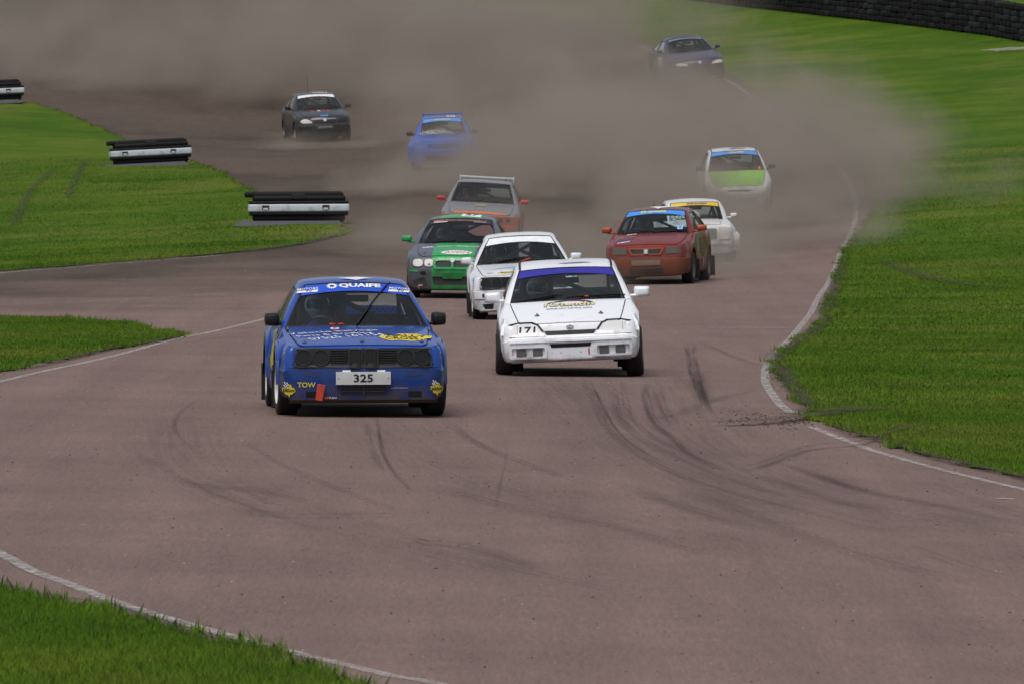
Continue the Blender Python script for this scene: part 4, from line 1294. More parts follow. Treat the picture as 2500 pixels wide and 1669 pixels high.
    for sg in (-1, 1):
        o = patch('side_graphic', ysp, c.smap(sg), YELV, c.body, 0.004, 0)
        patch('side_graphic', [(-.75, .78), (-.2, .84), (.4, .80), (.2, .70), (-.5, .70)], c.smap(sg), plain('grey_vinyl', (0.25, 0.26, 0.24), 0.5), c.body, 0.004, 0)
        # square wide wheel arches
        for yy in (-q['wb'] / 2, q['wb'] / 2):
            vs_, fs_ = grid(lambda a, b: Vector((sg * (q['W'] + 0.004 + 0.032 * (1 - b)), yy - lerp(.352, .44, b) * math.cos(math.pi * a), q['wr'] + 0.02 + lerp(.352, .43, b) * math.sin(math.pi * a))), 21, 4)
            mk('wheel_arch', vs_, fs_, BLUE, c.root)
    c.place(878, 1012, 3.9, 0.6)
    return c

# ---- 2 white hatchback 171
WHITE1 = paint('white_paint', (0.80, 0.82, 0.87), -0.1, 0.3)
def white_hatch():
    q = spec(wb=2.446, fo=0.74, ro=0.60, W=0.80, rf=0.17, tf=0.02, bow=0.075, wr=0.295, Ra=0.335, flare=0.02,
             front=[(.185, .09), (.20, .035), (.225, .01), (.40, 0), (.455, .01), (.475, .05), (.49, .085), (.555, .10), (.615, .13)],
             side=SIDE, rear=REAR, shoulder=[(-1.9, .60), (-1.72, .625), (-0.85, .845), (1.2, .90), (1.9, .90)],
             yc=-0.86, dyc=0.09, cbow=0.09, wcb=0.675, zc=0.845, wct=0.55, yt=-0.20, zt=1.215, tbow=0.05, tcrown=0.022, rcrown=0.045, arc=0.065, hump=0.012, fdrop=0.015, ub=0.86, ubt=0.08, bon0=0.015,
             wrt=0.53, yrt=1.30, zrt=1.25, yr=1.62, zrb=0.92, wrb=0.58, gutters=True, strip=(0.76, STRIPP, 0.01), steer=-2, camber=-4, tw=0.20, track=0.045, cagemat=plain('cage_pale', (0.40, 0.50, 0.50), 0.5), seaty=1.18, rr=0.15)
    c = Car('rally_hatchback', q, dict(paint=WHITE1, rim=RIMW))
    f, h = c.fmap, c.hmap
    tag(c.root, 'white hatchback with 171 on its headlight cover and purple sun banner', 'car', 'rally cars racing on the track')
    # slot grille, lamp covers
    patch('grille', [(-.27, .485), (.27, .485), (.30, .535), (-.30, .535)], f, BLKV, c.root, 0.006, 0.02)  # flat dark panel imitates the shaded depth of the grille slot
    cov = paint('lamp_cover_white', (0.72, 0.73, 0.74), -0.1, 0.6)
    for sg in (-1, 1):
        l = c.lamp([(sg * x, z) for x, z in ((.28, .478), (.70, .478), (.715, .50), (.70, .60), (.60, .622), (.44, .622), (.385, .60), (.34, .53))], cov, 0.014, 0.03)
        patch('shut_line', [(sg * x, z) for x, z in ((.70, .605), (.60, .628), (.44, .628), (.38, .606), (.33, .532), (.30, .532), (.36, .612), (.43, .645), (.60, .646), (.71, .622))], f, BLKV, c.root, 0.008, 0.01)
        patch('lamp_divider', rect(*sorted((sg * .605, sg * .612)), .482, .615), f, LAMPG, l, 0.016, 0)
        if sg < 0: lettering('race_number', '171', (-.59, -.405, .497, .592), f, BLKV, l, 0.018, 0.12, 0.02)
    ov_ = patch('bonnet_badge', ell(0, .575, .045, .021), f, NAVYV, c.root, 0.010, 0.01)
    ring('badge_rim', ell(0, .575, .045, .021), ell(0, .575, .040, .0175), f, GREYM, ov_, 0.013, 0.002)
    lettering('badge_text', 'Ford', (-.028, .028, .566, .585), f, WHITEP, ov_, 0.013, 0.1, 0.02)
    bmp = c.front_bumper
    patch('bumper_slot', [(-.225, .345), (.225, .345), (.24, .388), (-.24, .388)], f, BLKV, bmp, 0.004, 0.002)  # dark colour stands in for shade inside the slot, nothing is cut
    patch('bumper_moulding', rect(-.70, .70, .41, .432), f, WHITE1, bmp, 0.022, 0.03)
    for sg in (-1, 1):
        sx = lambda a, b: sorted((sg * a, sg * b))
        r_ = ring('lamp_surround', rrect(*sx(.275, .70), .228, .372, .03), rrect(*sx(.30, .675), .250, .352, .02), f, WHITE1, bmp, 0.024, 0.03)
        for a in (.335, .525):
            l = patch('fog_light', rrect(*sx(a, a + .095), .262, .335, .008), f, LAMPG, r_, 0.010, 0.01)
            ring('lamp_bezel', rrect(*sx(a - .008, a + .103), .254, .343, .01), rrect(*sx(a + .002, a + .093), .264, .333, .006), f, plain('bezel_grey', (.10, .10, .11), .6), l, 0.016, 0.01)
    patch('sticker', rect(.20, .215, .255, .325), f, REDV, bmp, 0.006, 0)
    for x in (-.115, .115): patch('plate_hole', ell(x, .285, .006, .006, 8), f, BLKV, bmp, 0.004, 0)
    patch('splitter', rect(-.68, .68, .178, .205), f, WHITE1, c.root, 0.03, 0.05)
    # bonnet logo
    lg = patch('bonnet_logo', [(-.28, .70), (-.2, .80), (-.1, .87), (0, .895), (.1, .89), (.22, .84), (.30, .72), (.24, .74), (.12, .82), (0, .84), (-.12, .80)], h, NAVYV, c.bonnet, 0.013, 0)
    lettering('logo_text', '10/tenths', (-.27, .29, .62, .78), h, plain('cream_vinyl', (.66, .58, .26), .5), lg, 0.017, 0.15, 0.03)
    lettering('logo_text', '10/tenths', (-.275, .285, .61, .77), h, NAVYV, lg, 0.0155, 0.15, 0.06)
    lettering('logo_text', 'motorsport', (.0, .2, .80, .86), h, REDV, lg, 0.016, 0.1, 0.0)
    lettering('logo_text', 'www.ten-tenths.com', (-.25, .26, .50, .57), h, NAVYV, lg, 0.015, 0, 0.0)
    for x in (-.36, .36): c.pin(x, .30, 0.03)
    c.wiper(((-.62, .0), (-.12, .13))); c.wiper(((-.02, .05), (.60, .10)))
    MB().rbox(c.wmap(.22, .06, .02), (.05, .02, .02), .006, 1).build('kill_switch', REDV, c.root)
    c.mirrors(WHITE1, (0.20, 0.11, 0.145), 0.055, 0.14)
    c.flaps()
    for sg in (-1, 1):
        patch('side_graphic', [(-1.35, .52), (-1.05, .66), (-.9, .60), (-1.2, .48)], c.smap(sg), REDV, c.body, 0.004, 0)
        patch('side_graphic', [(-1.0, .66), (-.4, .74), (.3, .70), (-.2, .60)], c.smap(sg), NAVYV, c.body, 0.004, 0)
        patch('wheel_arch', [(-1.70, .50), (-1.62, .68), (-1.25, .71), (-.88, .66), (-.80, .50), (-.84, .50), (-.93, .61), (-1.22, .655), (-1.55, .615), (-1.62, .50)], c.smap(sg), WHITE1, c.root, 0.03, 0.03)
    patch('roof_graphic', [(-.1, .12), (.1, .10), (.32, .12), (.2, .16), (-.02, .15)], c.roofmap, plain('grey_graphic', (.12, .13, .15), .5), c.root, 0.005, 0)
    c.place(1391, 915, 0.4, 3.0)
    return c

# ---- 3 white saloon behind the white hatchback
WHITE2 = paint('white_paint_dirty', (0.70, 0.72, 0.76), 0.12, 0.35)
def white_saloon():
    q = spec(**E30, strip=(0.72, STRIPW, 0.01), camber=0.5, steer=2, cagemat=plain('cage_pale', (0.40, 0.50, 0.50), 0.5), two_seats=True, xcage=True, inmirror=False)
    c = Car('rally_saloon', q, dict(paint=WHITE2, rim=RIMW))
    f, h = c.fmap, c.hmap
    tag(c.root, 'white two-door rally saloon with blank white sun banner half hidden behind the 171 hatchback', 'car', 'rally cars racing on the track')
    e30_front(c, LAMPD, plain('grille_dark', (0.016, 0.016, 0.017), 0.6))
    bmp = c.front_bumper
    for sg in (-1, 1):
        patch('fog_recess', rect(*sorted((sg * .50, sg * .66)), .375, .43), f, BLKV, bmp, 0.004, 0.002)
        patch('brake_duct', [(sg * .50, .19), (sg * .62, .19), (sg * .66, .27), (sg * .48, .28)], f, BLKV, bmp, 0.004, 0.002)
    patch('lower_intake', rect(-.32, .32, .20, .29), f, BLKV, bmp, 0.004, 0.002)
    patch('splitter', rect(-.70, .70, .145, .172), f, WHITE2, c.root, 0.025, 0.05)
    patch('bumper_moulding', rect(-.78, .78, .335, .352), f, plain('seam_grey', (.12, .12, .12), .6), bmp, 0.004, 0)
    lettering('bumper_text', 'TOW', (-.37, -.27, .425, .455), f, REDV, bmp, 0.006, 0, 0.02)
    patch('sticker', [(-.34, .385), (-.30, .385), (-.32, .42)], f, REDV, bmp, 0.006, 0)
    patch('tow_hole', ell(-.40, .40, .018, .018, 12), f, BLKV, bmp, 0.006, 0)
    b = patch('sticker', [(-.40, .18), (-.36, .28), (-.24, .24), (-.2, .30), (-.08, .28), (-.06, .18), (-.14, .10), (-.2, .14), (-.28, .08)], h, YELV, c.bonnet, 0.013, 0)
    lettering('sticker_text', 'RALLY', (-.34, -.1, .15, .24), h, BLKV, b, 0.016, 0, 0.02)
    lettering('bonnet_text', 'ADS', (-.56, -.46, .20, .26), h, NAVYV, c.bonnet, 0.014, 0, 0.02)
    lb = plain('pale_blue_vinyl', (0.18, 0.36, 0.66), 0.5)
    patch('bonnet_stripe', [(-.5, .56), (-.2, .72), (.15, .78), (.5, .76), (.3, .70), (0, .66), (-.25, .60)], h, lb, c.bonnet, 0.013, 0)
    patch('bonnet_stripe', [(-.3, .50), (-.05, .60), (.2, .62), (.0, .55)], h, lb, c.bonnet, 0.013, 0)
    for sg in (-1, 1):
        patch('wing_graphic', [(sg * .76, .52), (sg * .79, .52), (sg * .79, .66), (sg * .77, .69)], f, lb, c.body, 0.006, 0)
    c.wiper(((-.55, .02), (-.02, .16))); c.wiper(((.05, .04), (.60, .10)))
    MB().tube([c.wmap(.0, .03, .02), c.wmap(.14, .10, .03)], 0.012, 6).build('kill_switch', REDV, c.root)
    c.mirrors(WHITE2, (0.19, 0.12, 0.13), 0.06, 0.12)
    c.flaps()
    c.place(1279, 779, 1.0, 2.4)
    return c

# ---- 4 green and grey hatchback
def green_hatch():
    gg = paint('green_grey_paint', (0.085, 0.098, 0.125), 0.36, 0.4, col2=(0.022, 0.30, 0.085), split=('x', 0.37))
    GRN = paint('green_paint', (0.022, 0.30, 0.085), 0.30)
    q = spec(wb=2.505, fo=0.78, ro=0.68, W=0.845, rf=0.30, tf=0.05, bow=0.10, wr=0.305, Ra=0.35,
             front=[(.145, .10), (.16, .04), (.20, .02), (.34, .035), (.44, .0), (.52, .01), (.60, .035), (.70, .085), (.745, .15)],
             side=SIDE, rear=REAR, shoulder=[(-2.0, .71), (-1.7, .76), (-0.75, .93), (1.2, .96), (2.0, .96)], kb=5,
             yc=-0.80, dyc=0.10, cbow=0.12, wcb=0.70, zc=0.935, wct=0.55, yt=-0.02, zt=1.345, tbow=0.07, tcrown=0.04, hump=0.03, fdrop=0.05, ub=0.82,
             wrt=0.52, yrt=1.25, zrt=1.33, yr=1.68, zrb=1.0, wrb=0.58, strip=(0.80, STRIPK, 0.01), xcage=True, camber=1, sbulge=0.03, rcrown=0.05)
    c = Car('rally_hatchback', q, dict(paint=gg, rim=RIMG))
    f, h = c.fmap, c.hmap
    tag(c.root, 'grey hatchback with wide green centre stripe and green mirrors behind the leading saloon', 'car', 'rally cars racing on the track')
    for sg in (-1, 1):
        for x, w_ in ((.61, .088), (.415, .082)):
            l = c.lamp(ell(sg * x, .628, w_, .066, 26, 2.6), LENS, 0.014, 0.04)
            ring('lamp_bezel', ell(sg * x, .628, w_ * 1.1, .074, 26, 2.6), ell(sg * x, .628, w_, .066, 26, 2.6), f, plain('lamp_rim_grey', (.06, .065, .075), .4), l, 0.016, 0.03)
            if x < .5: patch('lamp_tape_gap', [(sg * x - .03, .59), (sg * x + .035, .575), (sg * x + .01, .63)], f, LAMPG, l, 0.017, 0.0)
    g = patch('grille', rrect(-.305, .305, .545, .678, .05), f, plain('mesh_dark', (.02, .021, .022), .7), c.root, 0.006, 0.02)
    ring('grille_surround', rrect(-.345, .345, .515, .715, .07), rrect(-.295, .295, .555, .668, .045), f, GRN, g, 0.028, 0.04)
    patch('grille_bar', rect(-.018, .018, .525, .68), f, GRN, g, 0.034, 0.04)
    patch('front_badge', ell(0, .675, .04, .04, 16), f, PLATE, c.root, 0.045, 0.03)
    patch('lower_intake', [(-.33, .25), (.33, .25), (.36, .385), (-.36, .385)], f, plain('intake_black', (.016, .016, .017), .7), c.front_bumper, 0.006, 0.003)
    patch('number_plate_mount', rect(-.17, .17, .345, .455), f, GRN, c.root, 0.03, 0.03)
    for sg in (-1, 1):
        patch('brake_duct', [(sg * .44, .225), (sg * .68, .235), (sg * .70, .33), (sg * .5, .37)], f, plain('intake_black', (.016, .016, .017), .7), c.front_bumper, 0.006, 0.003)
        patch('indicator', [(sg * .60, .465), (sg * .77, .47), (sg * .765, .51), (sg * .62, .50)], f, GRN, c.front_bumper, 0.010, 0.01)
        patch('fog_recess', ell(sg * .52, .45, .055, .03), f, BLKV, c.front_bumper, 0.006, 0.003)
    patch('splitter', rect(-.72, .72, .142, .165), f, gg, c.root, 0.03, 0.06)
    MB().tube([c.fmap(-.58, .17, .03), c.fmap(-.58, .225, .05), c.fmap(-.52, .235, .05)], 0.013, 6).build('tow_hook', plain('tow_pink', (.5, .28, .26), .6), c.root)
    lettering('bonnet_text', 'www.', (-.57, -.36, .52, .60), h, WHITEP, c.bonnet, 0.014, 0, 0.03, 0.10)
    lettering('bonnet_text', 'spartan-rallying.co.uk', (-.30, .42, .56, .66), h, WHITEP, c.bonnet, 0.014, 0, 0.02)
    e = patch('sticker', ell(.05, .17, .27, .11), h, WHITEP, c.bonnet, 0.013, 0)
    lettering('sticker_text', 'AVON', (-.16, .26, .12, .22), h, REDV, e, 0.016, 0.1, 0.03)
    lettering('banner_text', 'REIS', (-.47, -.29, .845, .91), c.wmap, plain('salmon_vinyl', (.62, .20, .14), .5), c.banner, 0.011, .1, .03)
    lettering('banner_text', 'Motorsport Insurance', (-.27, .46, .845, .905), c.wmap, plain('salmon_vinyl', (.62, .20, .14), .5), c.banner, 0.011, .1, .02)
    patch('banner_patch', rect(-.47, -.22, .81, .836), c.wmap, WHITEP, c.banner, 0.010, 0)
    patch('banner_patch', rect(.24, .46, .81, .832), c.wmap, plain('grey_graphic2', (.35, .36, .38), .5), c.banner, 0.010, 0)
    rb = patch('roof_panel', rect(.0, .34, .06, .42), c.roofmap, WHITEP, c.root, 0.006, 0)
    lettering('roof_text', '27', (.06, .29, .12, .38), c.roofmap, BLKV, rb, 0.009, 0, 0.03)
    c.wiper(((-.58, .0), (-.05, .07))); c.wiper(((.0, .02), (.58, .06)))
    for x in (-.5, .5): c.pin(x, .16)
    patch('wing_graphic', [(-.74, .70), (-.71, .70), (-.68, .76), (-.70, .77)], lambda x, z, o: c.smap(-1)(-1.35 + (x + .7) * 3, z, o), WHITEP, c.body, .006, 0)
    c.mirrors(GRN, (0.20, 0.12, 0.125), 0.07, 0.14)
    c.flaps()
    c.place(1112, 727, -4.0, 0.4)
    return c

# ---- 5 grey and orange hatchback with a rear wing
def wing_hatch():
    go = paint('grey_orange_paint', (0.17, 0.17, 0.185), 0.35, 0.45, col2=(0.40, 0.04, 0.018), split=('z', 0.70))
    OR = paint('orange_red', (0.38, 0.035, 0.016), 0.4)
    q = spec(wb=2.45, fo=0.74, ro=0.65, W=0.82, rf=0.16, bow=0.05, front=[(.15, .05), (.17, .01), (.24, 0), (.42, 0), (.50, .01), (.505, .05), (.60, .06), (.70, .075), (.725, .12)], side=SIDE, rear=REAR,
             shoulder=[(-2.0, .72), (-1.7, .74), (-0.7, .92), (1.2, .94), (2.0, .94)], yc=-0.72, wcb=0.675, zc=0.92, wct=0.545, yt=-0.10, zt=1.32, yrt=1.25, zrt=1.30, yr=1.6, zrb=0.95, tcrown=0.015, cbow=0.05)
    c = Car('rally_hatchback', q, dict(paint=go, rim=RIMG, roof=go, front_bumper=OR))
    f, h = c.fmap, c.hmap
    tag(c.root, 'grey hatchback with orange-red front, red mirrors and white rear wing', 'car', 'rally cars racing on the track')
    patch('grille', rect(-.30, .30, .555, .68), f, paint('orange_dark', (.28, .03, .015), .5), c.root, 0.004, 0.01)
    for sg in (-1, 1):
        l = c.lamp(rrect(*sorted((sg * .34, sg * .70)), .555, .69, .02), paint('lamp_orange', (.30, .035, .018), .5), 0.010, 0.02)
        for x in (.45, .60): patch('lamp_lens', ell(sg * x, .622, .05, .05, 18), f, LAMPD, l, 0.014, 0.01)
    patch('bonnet_stripe', rect(-.55, .55, .0, .16), h, plain('orange_vinyl2', (.62, .15, .02), .5), c.bonnet, .013, 0)
    patch('bonnet_scoop', rrect(-.12, .10, .62, .76, .02), h, plain('grey_gold', (.30, .25, .16), .6), c.bonnet, 0.03, 0.03)
    # wing
    w = MB()
    w.rbox((0, 1.42, 1.40), (1.16, 0.20, 0.035), 0.012)
    wo = w.build('rear_wing', paint('wing_white', (.55, .56, .58), .1), c.root)
    for sg in (-1, 1):
        MB().rbox((sg * .57, 1.42, 1.375), (0.025, 0.24, 0.12), 0.008).build('wing_end_plate', paint('wing_white', (.55, .56, .58), .1), wo)
        MB().rbox((sg * .40, 1.40, 1.33), (0.03, 0.12, 0.16), 0.008).build('wing_strut', GREYM, wo)
    c.wiper(((-.5, .0), (.0, .06))); c.wiper(((.05, .02), (.5, .05)))
    c.mirrors(paint('mirror_red', (.45, .03, .03), .1), (0.20, 0.11, 0.10), 0.04, 0.13)
    c.place(1169, 605, -2.0, 0.5)
    return c

# ---- 6 red hatchback
def red_hatch():
    RD = paint('red_paint', (0.165, 0.016, 0.010), 0.32, 0.33)
    ORR = paint('orange_mirror', (0.34, 0.06, 0.02), 0.2)
    q = spec(wb=2.443, fo=0.79, ro=0.62, W=0.82, rf=0.26, tf=0.05, bow=0.09,
             front=[(.15, .08), (.17, .03), (.24, .01), (.42, 0), (.50, .015), (.53, .05), (.60, .065), (.70, .085), (.745, .14)],
             side=SIDE, rear=REAR, shoulder=[(-2.0, .72), (-1.72, .75), (-0.8, .92), (1.2, .96), (2.0, .96)],
             yc=-0.84, dyc=0.10, cbow=0.11, wcb=0.69, zc=0.925, wct=0.545, yt=-0.10, zt=1.345, tbow=0.06, tcrown=0.03, hump=0.025, fdrop=0.03, ub=0.85,
             wrt=0.52, yrt=1.28, zrt=1.33, yr=1.62, zrb=0.97, wrb=0.58, strip=(0.78, STRIPL, 0.01), camber=1)
    c = Car('rally_hatchback', q, dict(paint=RD, rim=RIMG, front_bumper=paint('orange_bumper', (.20, .036, .015), 0.58)))
    f, h = c.fmap, c.hmap
    tag(c.root, 'rust-red hatchback with orange mirrors and light blue sun banner, side stained with mud', 'car', 'rally cars racing on the track')
    lg_ = plain('muddy_lamp', (.085, .075, .062), .6)
    for sg in (-1, 1):
        c.lamp([(sg * x, z) for x, z in ((.37, .575), (.72, .575), (.735, .62), (.72, .70), (.38, .70))], lg_, 0.010, 0.03)
    g = patch('grille', [(-.25, .575), (.25, .575), (.30, .665), (-.30, .665)], f, plain('grille_black2', (.02, .019, .018), .6), c.root, 0.008, 0.02)
    ring('grille_surround', [(-.28, .553), (.28, .553), (.34, .69), (-.34, .69)], [(-.25, .575), (.25, .575), (.30, .665), (-.30, .665)], f, ORR, g, 0.022, 0.03)
    b = patch('front_badge', rrect(-.045, .045, .575, .665, .012), f, GREYM, c.root, 0.026, 0.03)
    lettering('badge_text', 'S', (-.032, .032, .583, .657), f, WHITEP, b, 0.029, 0.1, 0.05)
    patch('number_plate', rect(-.27, .27, .36, .46), f, plain('muddy_plate', (.17, .13, .10), .8), c.root, 0.012, 0.012)
    patch('lower_intake', rect(-.32, .32, .205, .30), f, plain('intake_brown', (.035, .028, .023), .8), c.front_bumper, 0.006, 0.003)
    patch('bumper_moulding', rect(-.74, .74, .515, .528), f, plain('seam_dark', (.05, .02, .012), .7), c.root, 0.008, 0.01)
    PV = plain('purple_vinyl', (.08, .045, .24), .5)
    def bl(s_, r0, mat_t, mat_b, sl):
        o = patch('sticker', [(r0[0], r0[2]), (r0[1], r0[2] + sl), (r0[1] + .03, r0[3] + sl), (r0[0] + .03, r0[3])], h, mat_b, c.bonnet, .013, 0)
        lettering('sticker_text', s_, r0, h, mat_t, o, 0.016, 0.1, 0.03, sl / (r0[1] - r0[0]))
    bl('STRIDA', (-.56, -.32, .12, .20), WHITEP, NAVYV, .07)
    bl('yokohama', (-.58, -.27, .30, .37), PV, PV, .09)
    bl('performance', (-.58, -.28, .46, .53), plain('tan_vinyl', (.5, .3, .15), .5), RD, .09)
    bl('racing', (-.54, -.35, .62, .68), plain('grey_vinyl3', (.4, .36, .38), .5), RD, .07)
    bl('REIS', (-.43, -.27, .76, .84), WHITEP, REDV, .05)
    patch('sticker', [(.36, .93), (.47, .95), (.45, .99), (.38, .98)], h, WHITEP, c.bonnet, .013, 0)
    patch('sticker', [(.50, .95), (.60, .95), (.61, .99), (.49, .98)], h, WHITEP, c.bonnet, .013, 0)
    quaife(c, -.16, .20, .84, .93, .06, plain('pale_yellow_vinyl', (.70, .66, .16), .5), c.banner)
    b = patch('screen_sticker', rect(.46, .56, .14, .29), c.wmap, STRIPL, c.screen, 0.008, 0)
    ring('sticker_rim', rect(.465, .555, .145, .285), rect(.475, .545, .16, .27), c.wmap, WHITEP, b, 0.010, 0.001)
    patch('roof_panel', [(-.2, .30), (.02, .04), (.3, .30), (.05, .6)], c.roofmap, WHITEP, c.root, 0.006, 0)
    c.wiper(((-.58, .0), (-.05, .08))); c.wiper(((.0, .02), (.58, .08)))
    for sg in (-1, 1):
        patch('side_graphic', [(-1.25, .72), (-1.02, .80), (-.96, .74), (-1.2, .64)], c.smap(sg), STRIPL, c.body, 0.004, 0)
        patch('side_graphic', [(-.75, .58), (-.68, .82), (-.3, .84), (-.3, .56)], c.smap(sg), plain('door_panel_grey', (.20, .20, .22), .5), c.body, 0.004, 0)
        patch('side_graphic', [(-.2, .55), (-.1, .80), (.75, .86), (.9, .6), (.3, .45)], c.smap(sg), plain('olive_dirt', (.13, .11, .03), .8), c.body, 0.004, 0)
    c.mirrors(ORR, (0.21, 0.12, 0.135), 0.07, 0.15)
    c.aerial(-.25, .55, 0.10)
    c.flaps()
    c.place(1590, 693, -8.0, 1.4)
    return c

# ---- 7 small white car behind the red one
def mini():
    WM = paint('white_mini_paint', (0.62, 0.62, 0.62), 0.30, 0.4)
    q = spec(wb=2.04, fo=0.53, ro=0.48, W=0.72, rf=0.16, bow=0.06, tf=0.03, rr=0.14, wr=0.26, Ra=0.29, flare=0.05, tw=0.19, track=0.03,
             front=[(.17, .06), (.19, .02), (.28, .01), (.40, 0), (.46, .0), (.50, .01), (.60, .02), (.71, .05), (.77, .11)], side=SIDE, rear=REAR,
             shoulder=[(-1.6, .75), (-1.35, .77), (-0.6, .85), (1.0, .85), (1.6, .85)], yc=-0.66, dyc=0.10, cbow=0.08, wcb=0.56, zc=0.855, wct=0.50, yt=-0.36, zt=1.205, tbow=0.05, tcrown=0.02, hump=0.03, fdrop=0.03, ub=0.66,
             wrt=0.50, yrt=0.95, zrt=1.19, yr=1.2, zrb=0.88, wrb=0.52, strip=(0.76, STRIPY, 0.01), seaty=0.95, rcrown=0.05, apy=0.08, apx=0.06)
    c = Car('rally_mini_car', q, dict(paint=WM, rim=RIMW))
    f, h = c.fmap, c.hmap
    tag(c.root, 'small white classic car with yellow sun banner tucked behind the rust-red hatchback', 'car', 'rally cars racing on the track')
    lettering('banner_text', 'MAGI', (-.16, .24, .83, .92), c.wmap, NAVYV, c.banner, 0.011, 0, 0.04)
    g = patch('grille', rrect(-.34, .34, .47, .70, .05), f, plain('grille_grey', (.25, .25, .25), .6), c.root, 0.008, 0.02)
    for k in range(7): patch('grille_slat', rect(-.31, .31, .49 + k * .029, .50 + k * .029), f, plain('slat_dark', (.07, .07, .07), .6), g, 0.014, 0.006)
    for sg in (-1, 1):
        c.lamp(rrect(*sorted((sg * .36, sg * .60)), .47, .72, .05), plain('lamp_cover_cream', (.50, .48, .44), .7), 0.022, 0.04)
        patch('bumper_moulding', rect(*sorted((sg * .02, sg * .62)), .36, .40), f, WM, c.front_bumper, 0.02, 0.02)
        yy = -q['wb'] / 2
        vs_, fs_ = grid(lambda a, b: Vector((sg * (q['W'] - 0.03 + 0.11 * b), yy - .33 * math.cos(math.pi * a), .27 + .34 * math.sin(math.pi * a))), 15, 4)
        m = MB().add(vs_, fs_)
        vs_, fs_ = grid(lambda a, b: Vector((sg * (q['W'] + 0.08 - 0.02 * b), yy - lerp(.33, .27, b) * math.cos(math.pi * a), .27 + lerp(.34, .28, b) * math.sin(math.pi * a))), 15, 2)
        m.add(vs_, fs_)
        m.rbox((sg * (q['W'] + .01), yy - .34, .40), (.17, .05, .36), .02)
        m.build('wheel_arch', WM, c.root)
    c.wiper(((-.4, .02), (.05, .08)))
    c.mirrors(WM, (0.15, 0.09, 0.10), 0.06, 0.15)
    c.place(1706, 640, 5.0, 1.2)
    return c

# ---- 8 white hatchback with a lime bonnet
def lime_hatch():
    WL = paint('white_lime_paint', (0.62, 0.63, 0.64), 0.35, 0.4)
    LM = paint('lime_paint', (0.22, 0.55, 0.045), 0.15)
    q = spec(wb=2.44, fo=0.70, ro=0.55, W=0.80, rf=0.30, tf=0.05, bow=0.11,
             front=[(.16, .08), (.18, .03), (.24, .01), (.38, 0), (.44, .01), (.47, .03), (.51, .05), (.57, .08), (.62, .14)], side=SIDE, rear=REAR,
             shoulder=[(-2.0, .59), (-1.65, .66), (-0.85, .93), (1.2, .98), (2.0, .98)], yc=-0.86, dyc=0.10, cbow=0.10, wcb=0.68, zc=0.94, wct=0.55, yt=-0.22, zt=1.38, tbow=0.06, tcrown=0.025, hump=0.02, fdrop=0.04, ub=0.84,
             wrt=0.53, yrt=1.25, zrt=1.37, yr=1.55, zrb=1.0, gutters=True, strip=(0.80, STRIPL, 0.01), rr=0.15)
    c = Car('rally_hatchback', q, dict(paint=WL, rim=RIMG, bonnet=LM))
    f, h = c.fmap, c.hmap
    tag(c.root, 'white hatchback with lime green bonnet emerging from the dust cloud', 'car', 'rally cars racing on the track')
    for sg in (-1, 1):
        c.lamp(ell(sg * .57, .545, .12, .07, 26, 2.3), LENS, 0.014, 0.04)
    patch('grille', rrect(-.28, .28, .49, .54, .02), f, BLKV, c.root, 0.006, 0.02)
    patch('lower_intake', rect(-.4, .4, .22, .34), f, BLKV, c.front_bumper, 0.006, 0.003)
    quaife(c, -.13, .22, .85, .93, 0, plain('pale_yellow_vinyl', (.70, .66, .16), .5), c.banner)
    patch('roof_graphic', [(-.05, .10), (.08, .2), (.25, .12), (.3, .25), (.05, .4), (-.1, .25)], c.roofmap, plain('grey_graphic', (.12, .13, .15), .5), c.root, 0.005, 0)
    patch('screen_sticker', ell(.55, .10, .035, .07), c.wmap, plain('orange_vinyl', (0.6, 0.12, 0.02), 0.5), c.screen, 0.008, 0)
    for x, m_ in ((-.5, .15), (.5, .15), (.45, .3), (0, .8), (.52, .85)): c.pin(x, m_)
    c.wiper(((-.5, .0), (.0, .05)))
    c.mirrors(BLACK, (0.18, 0.11, 0.12), 0.06, 0.14)
    c.place(1803, 516, 2.0, 0.6)
    return c

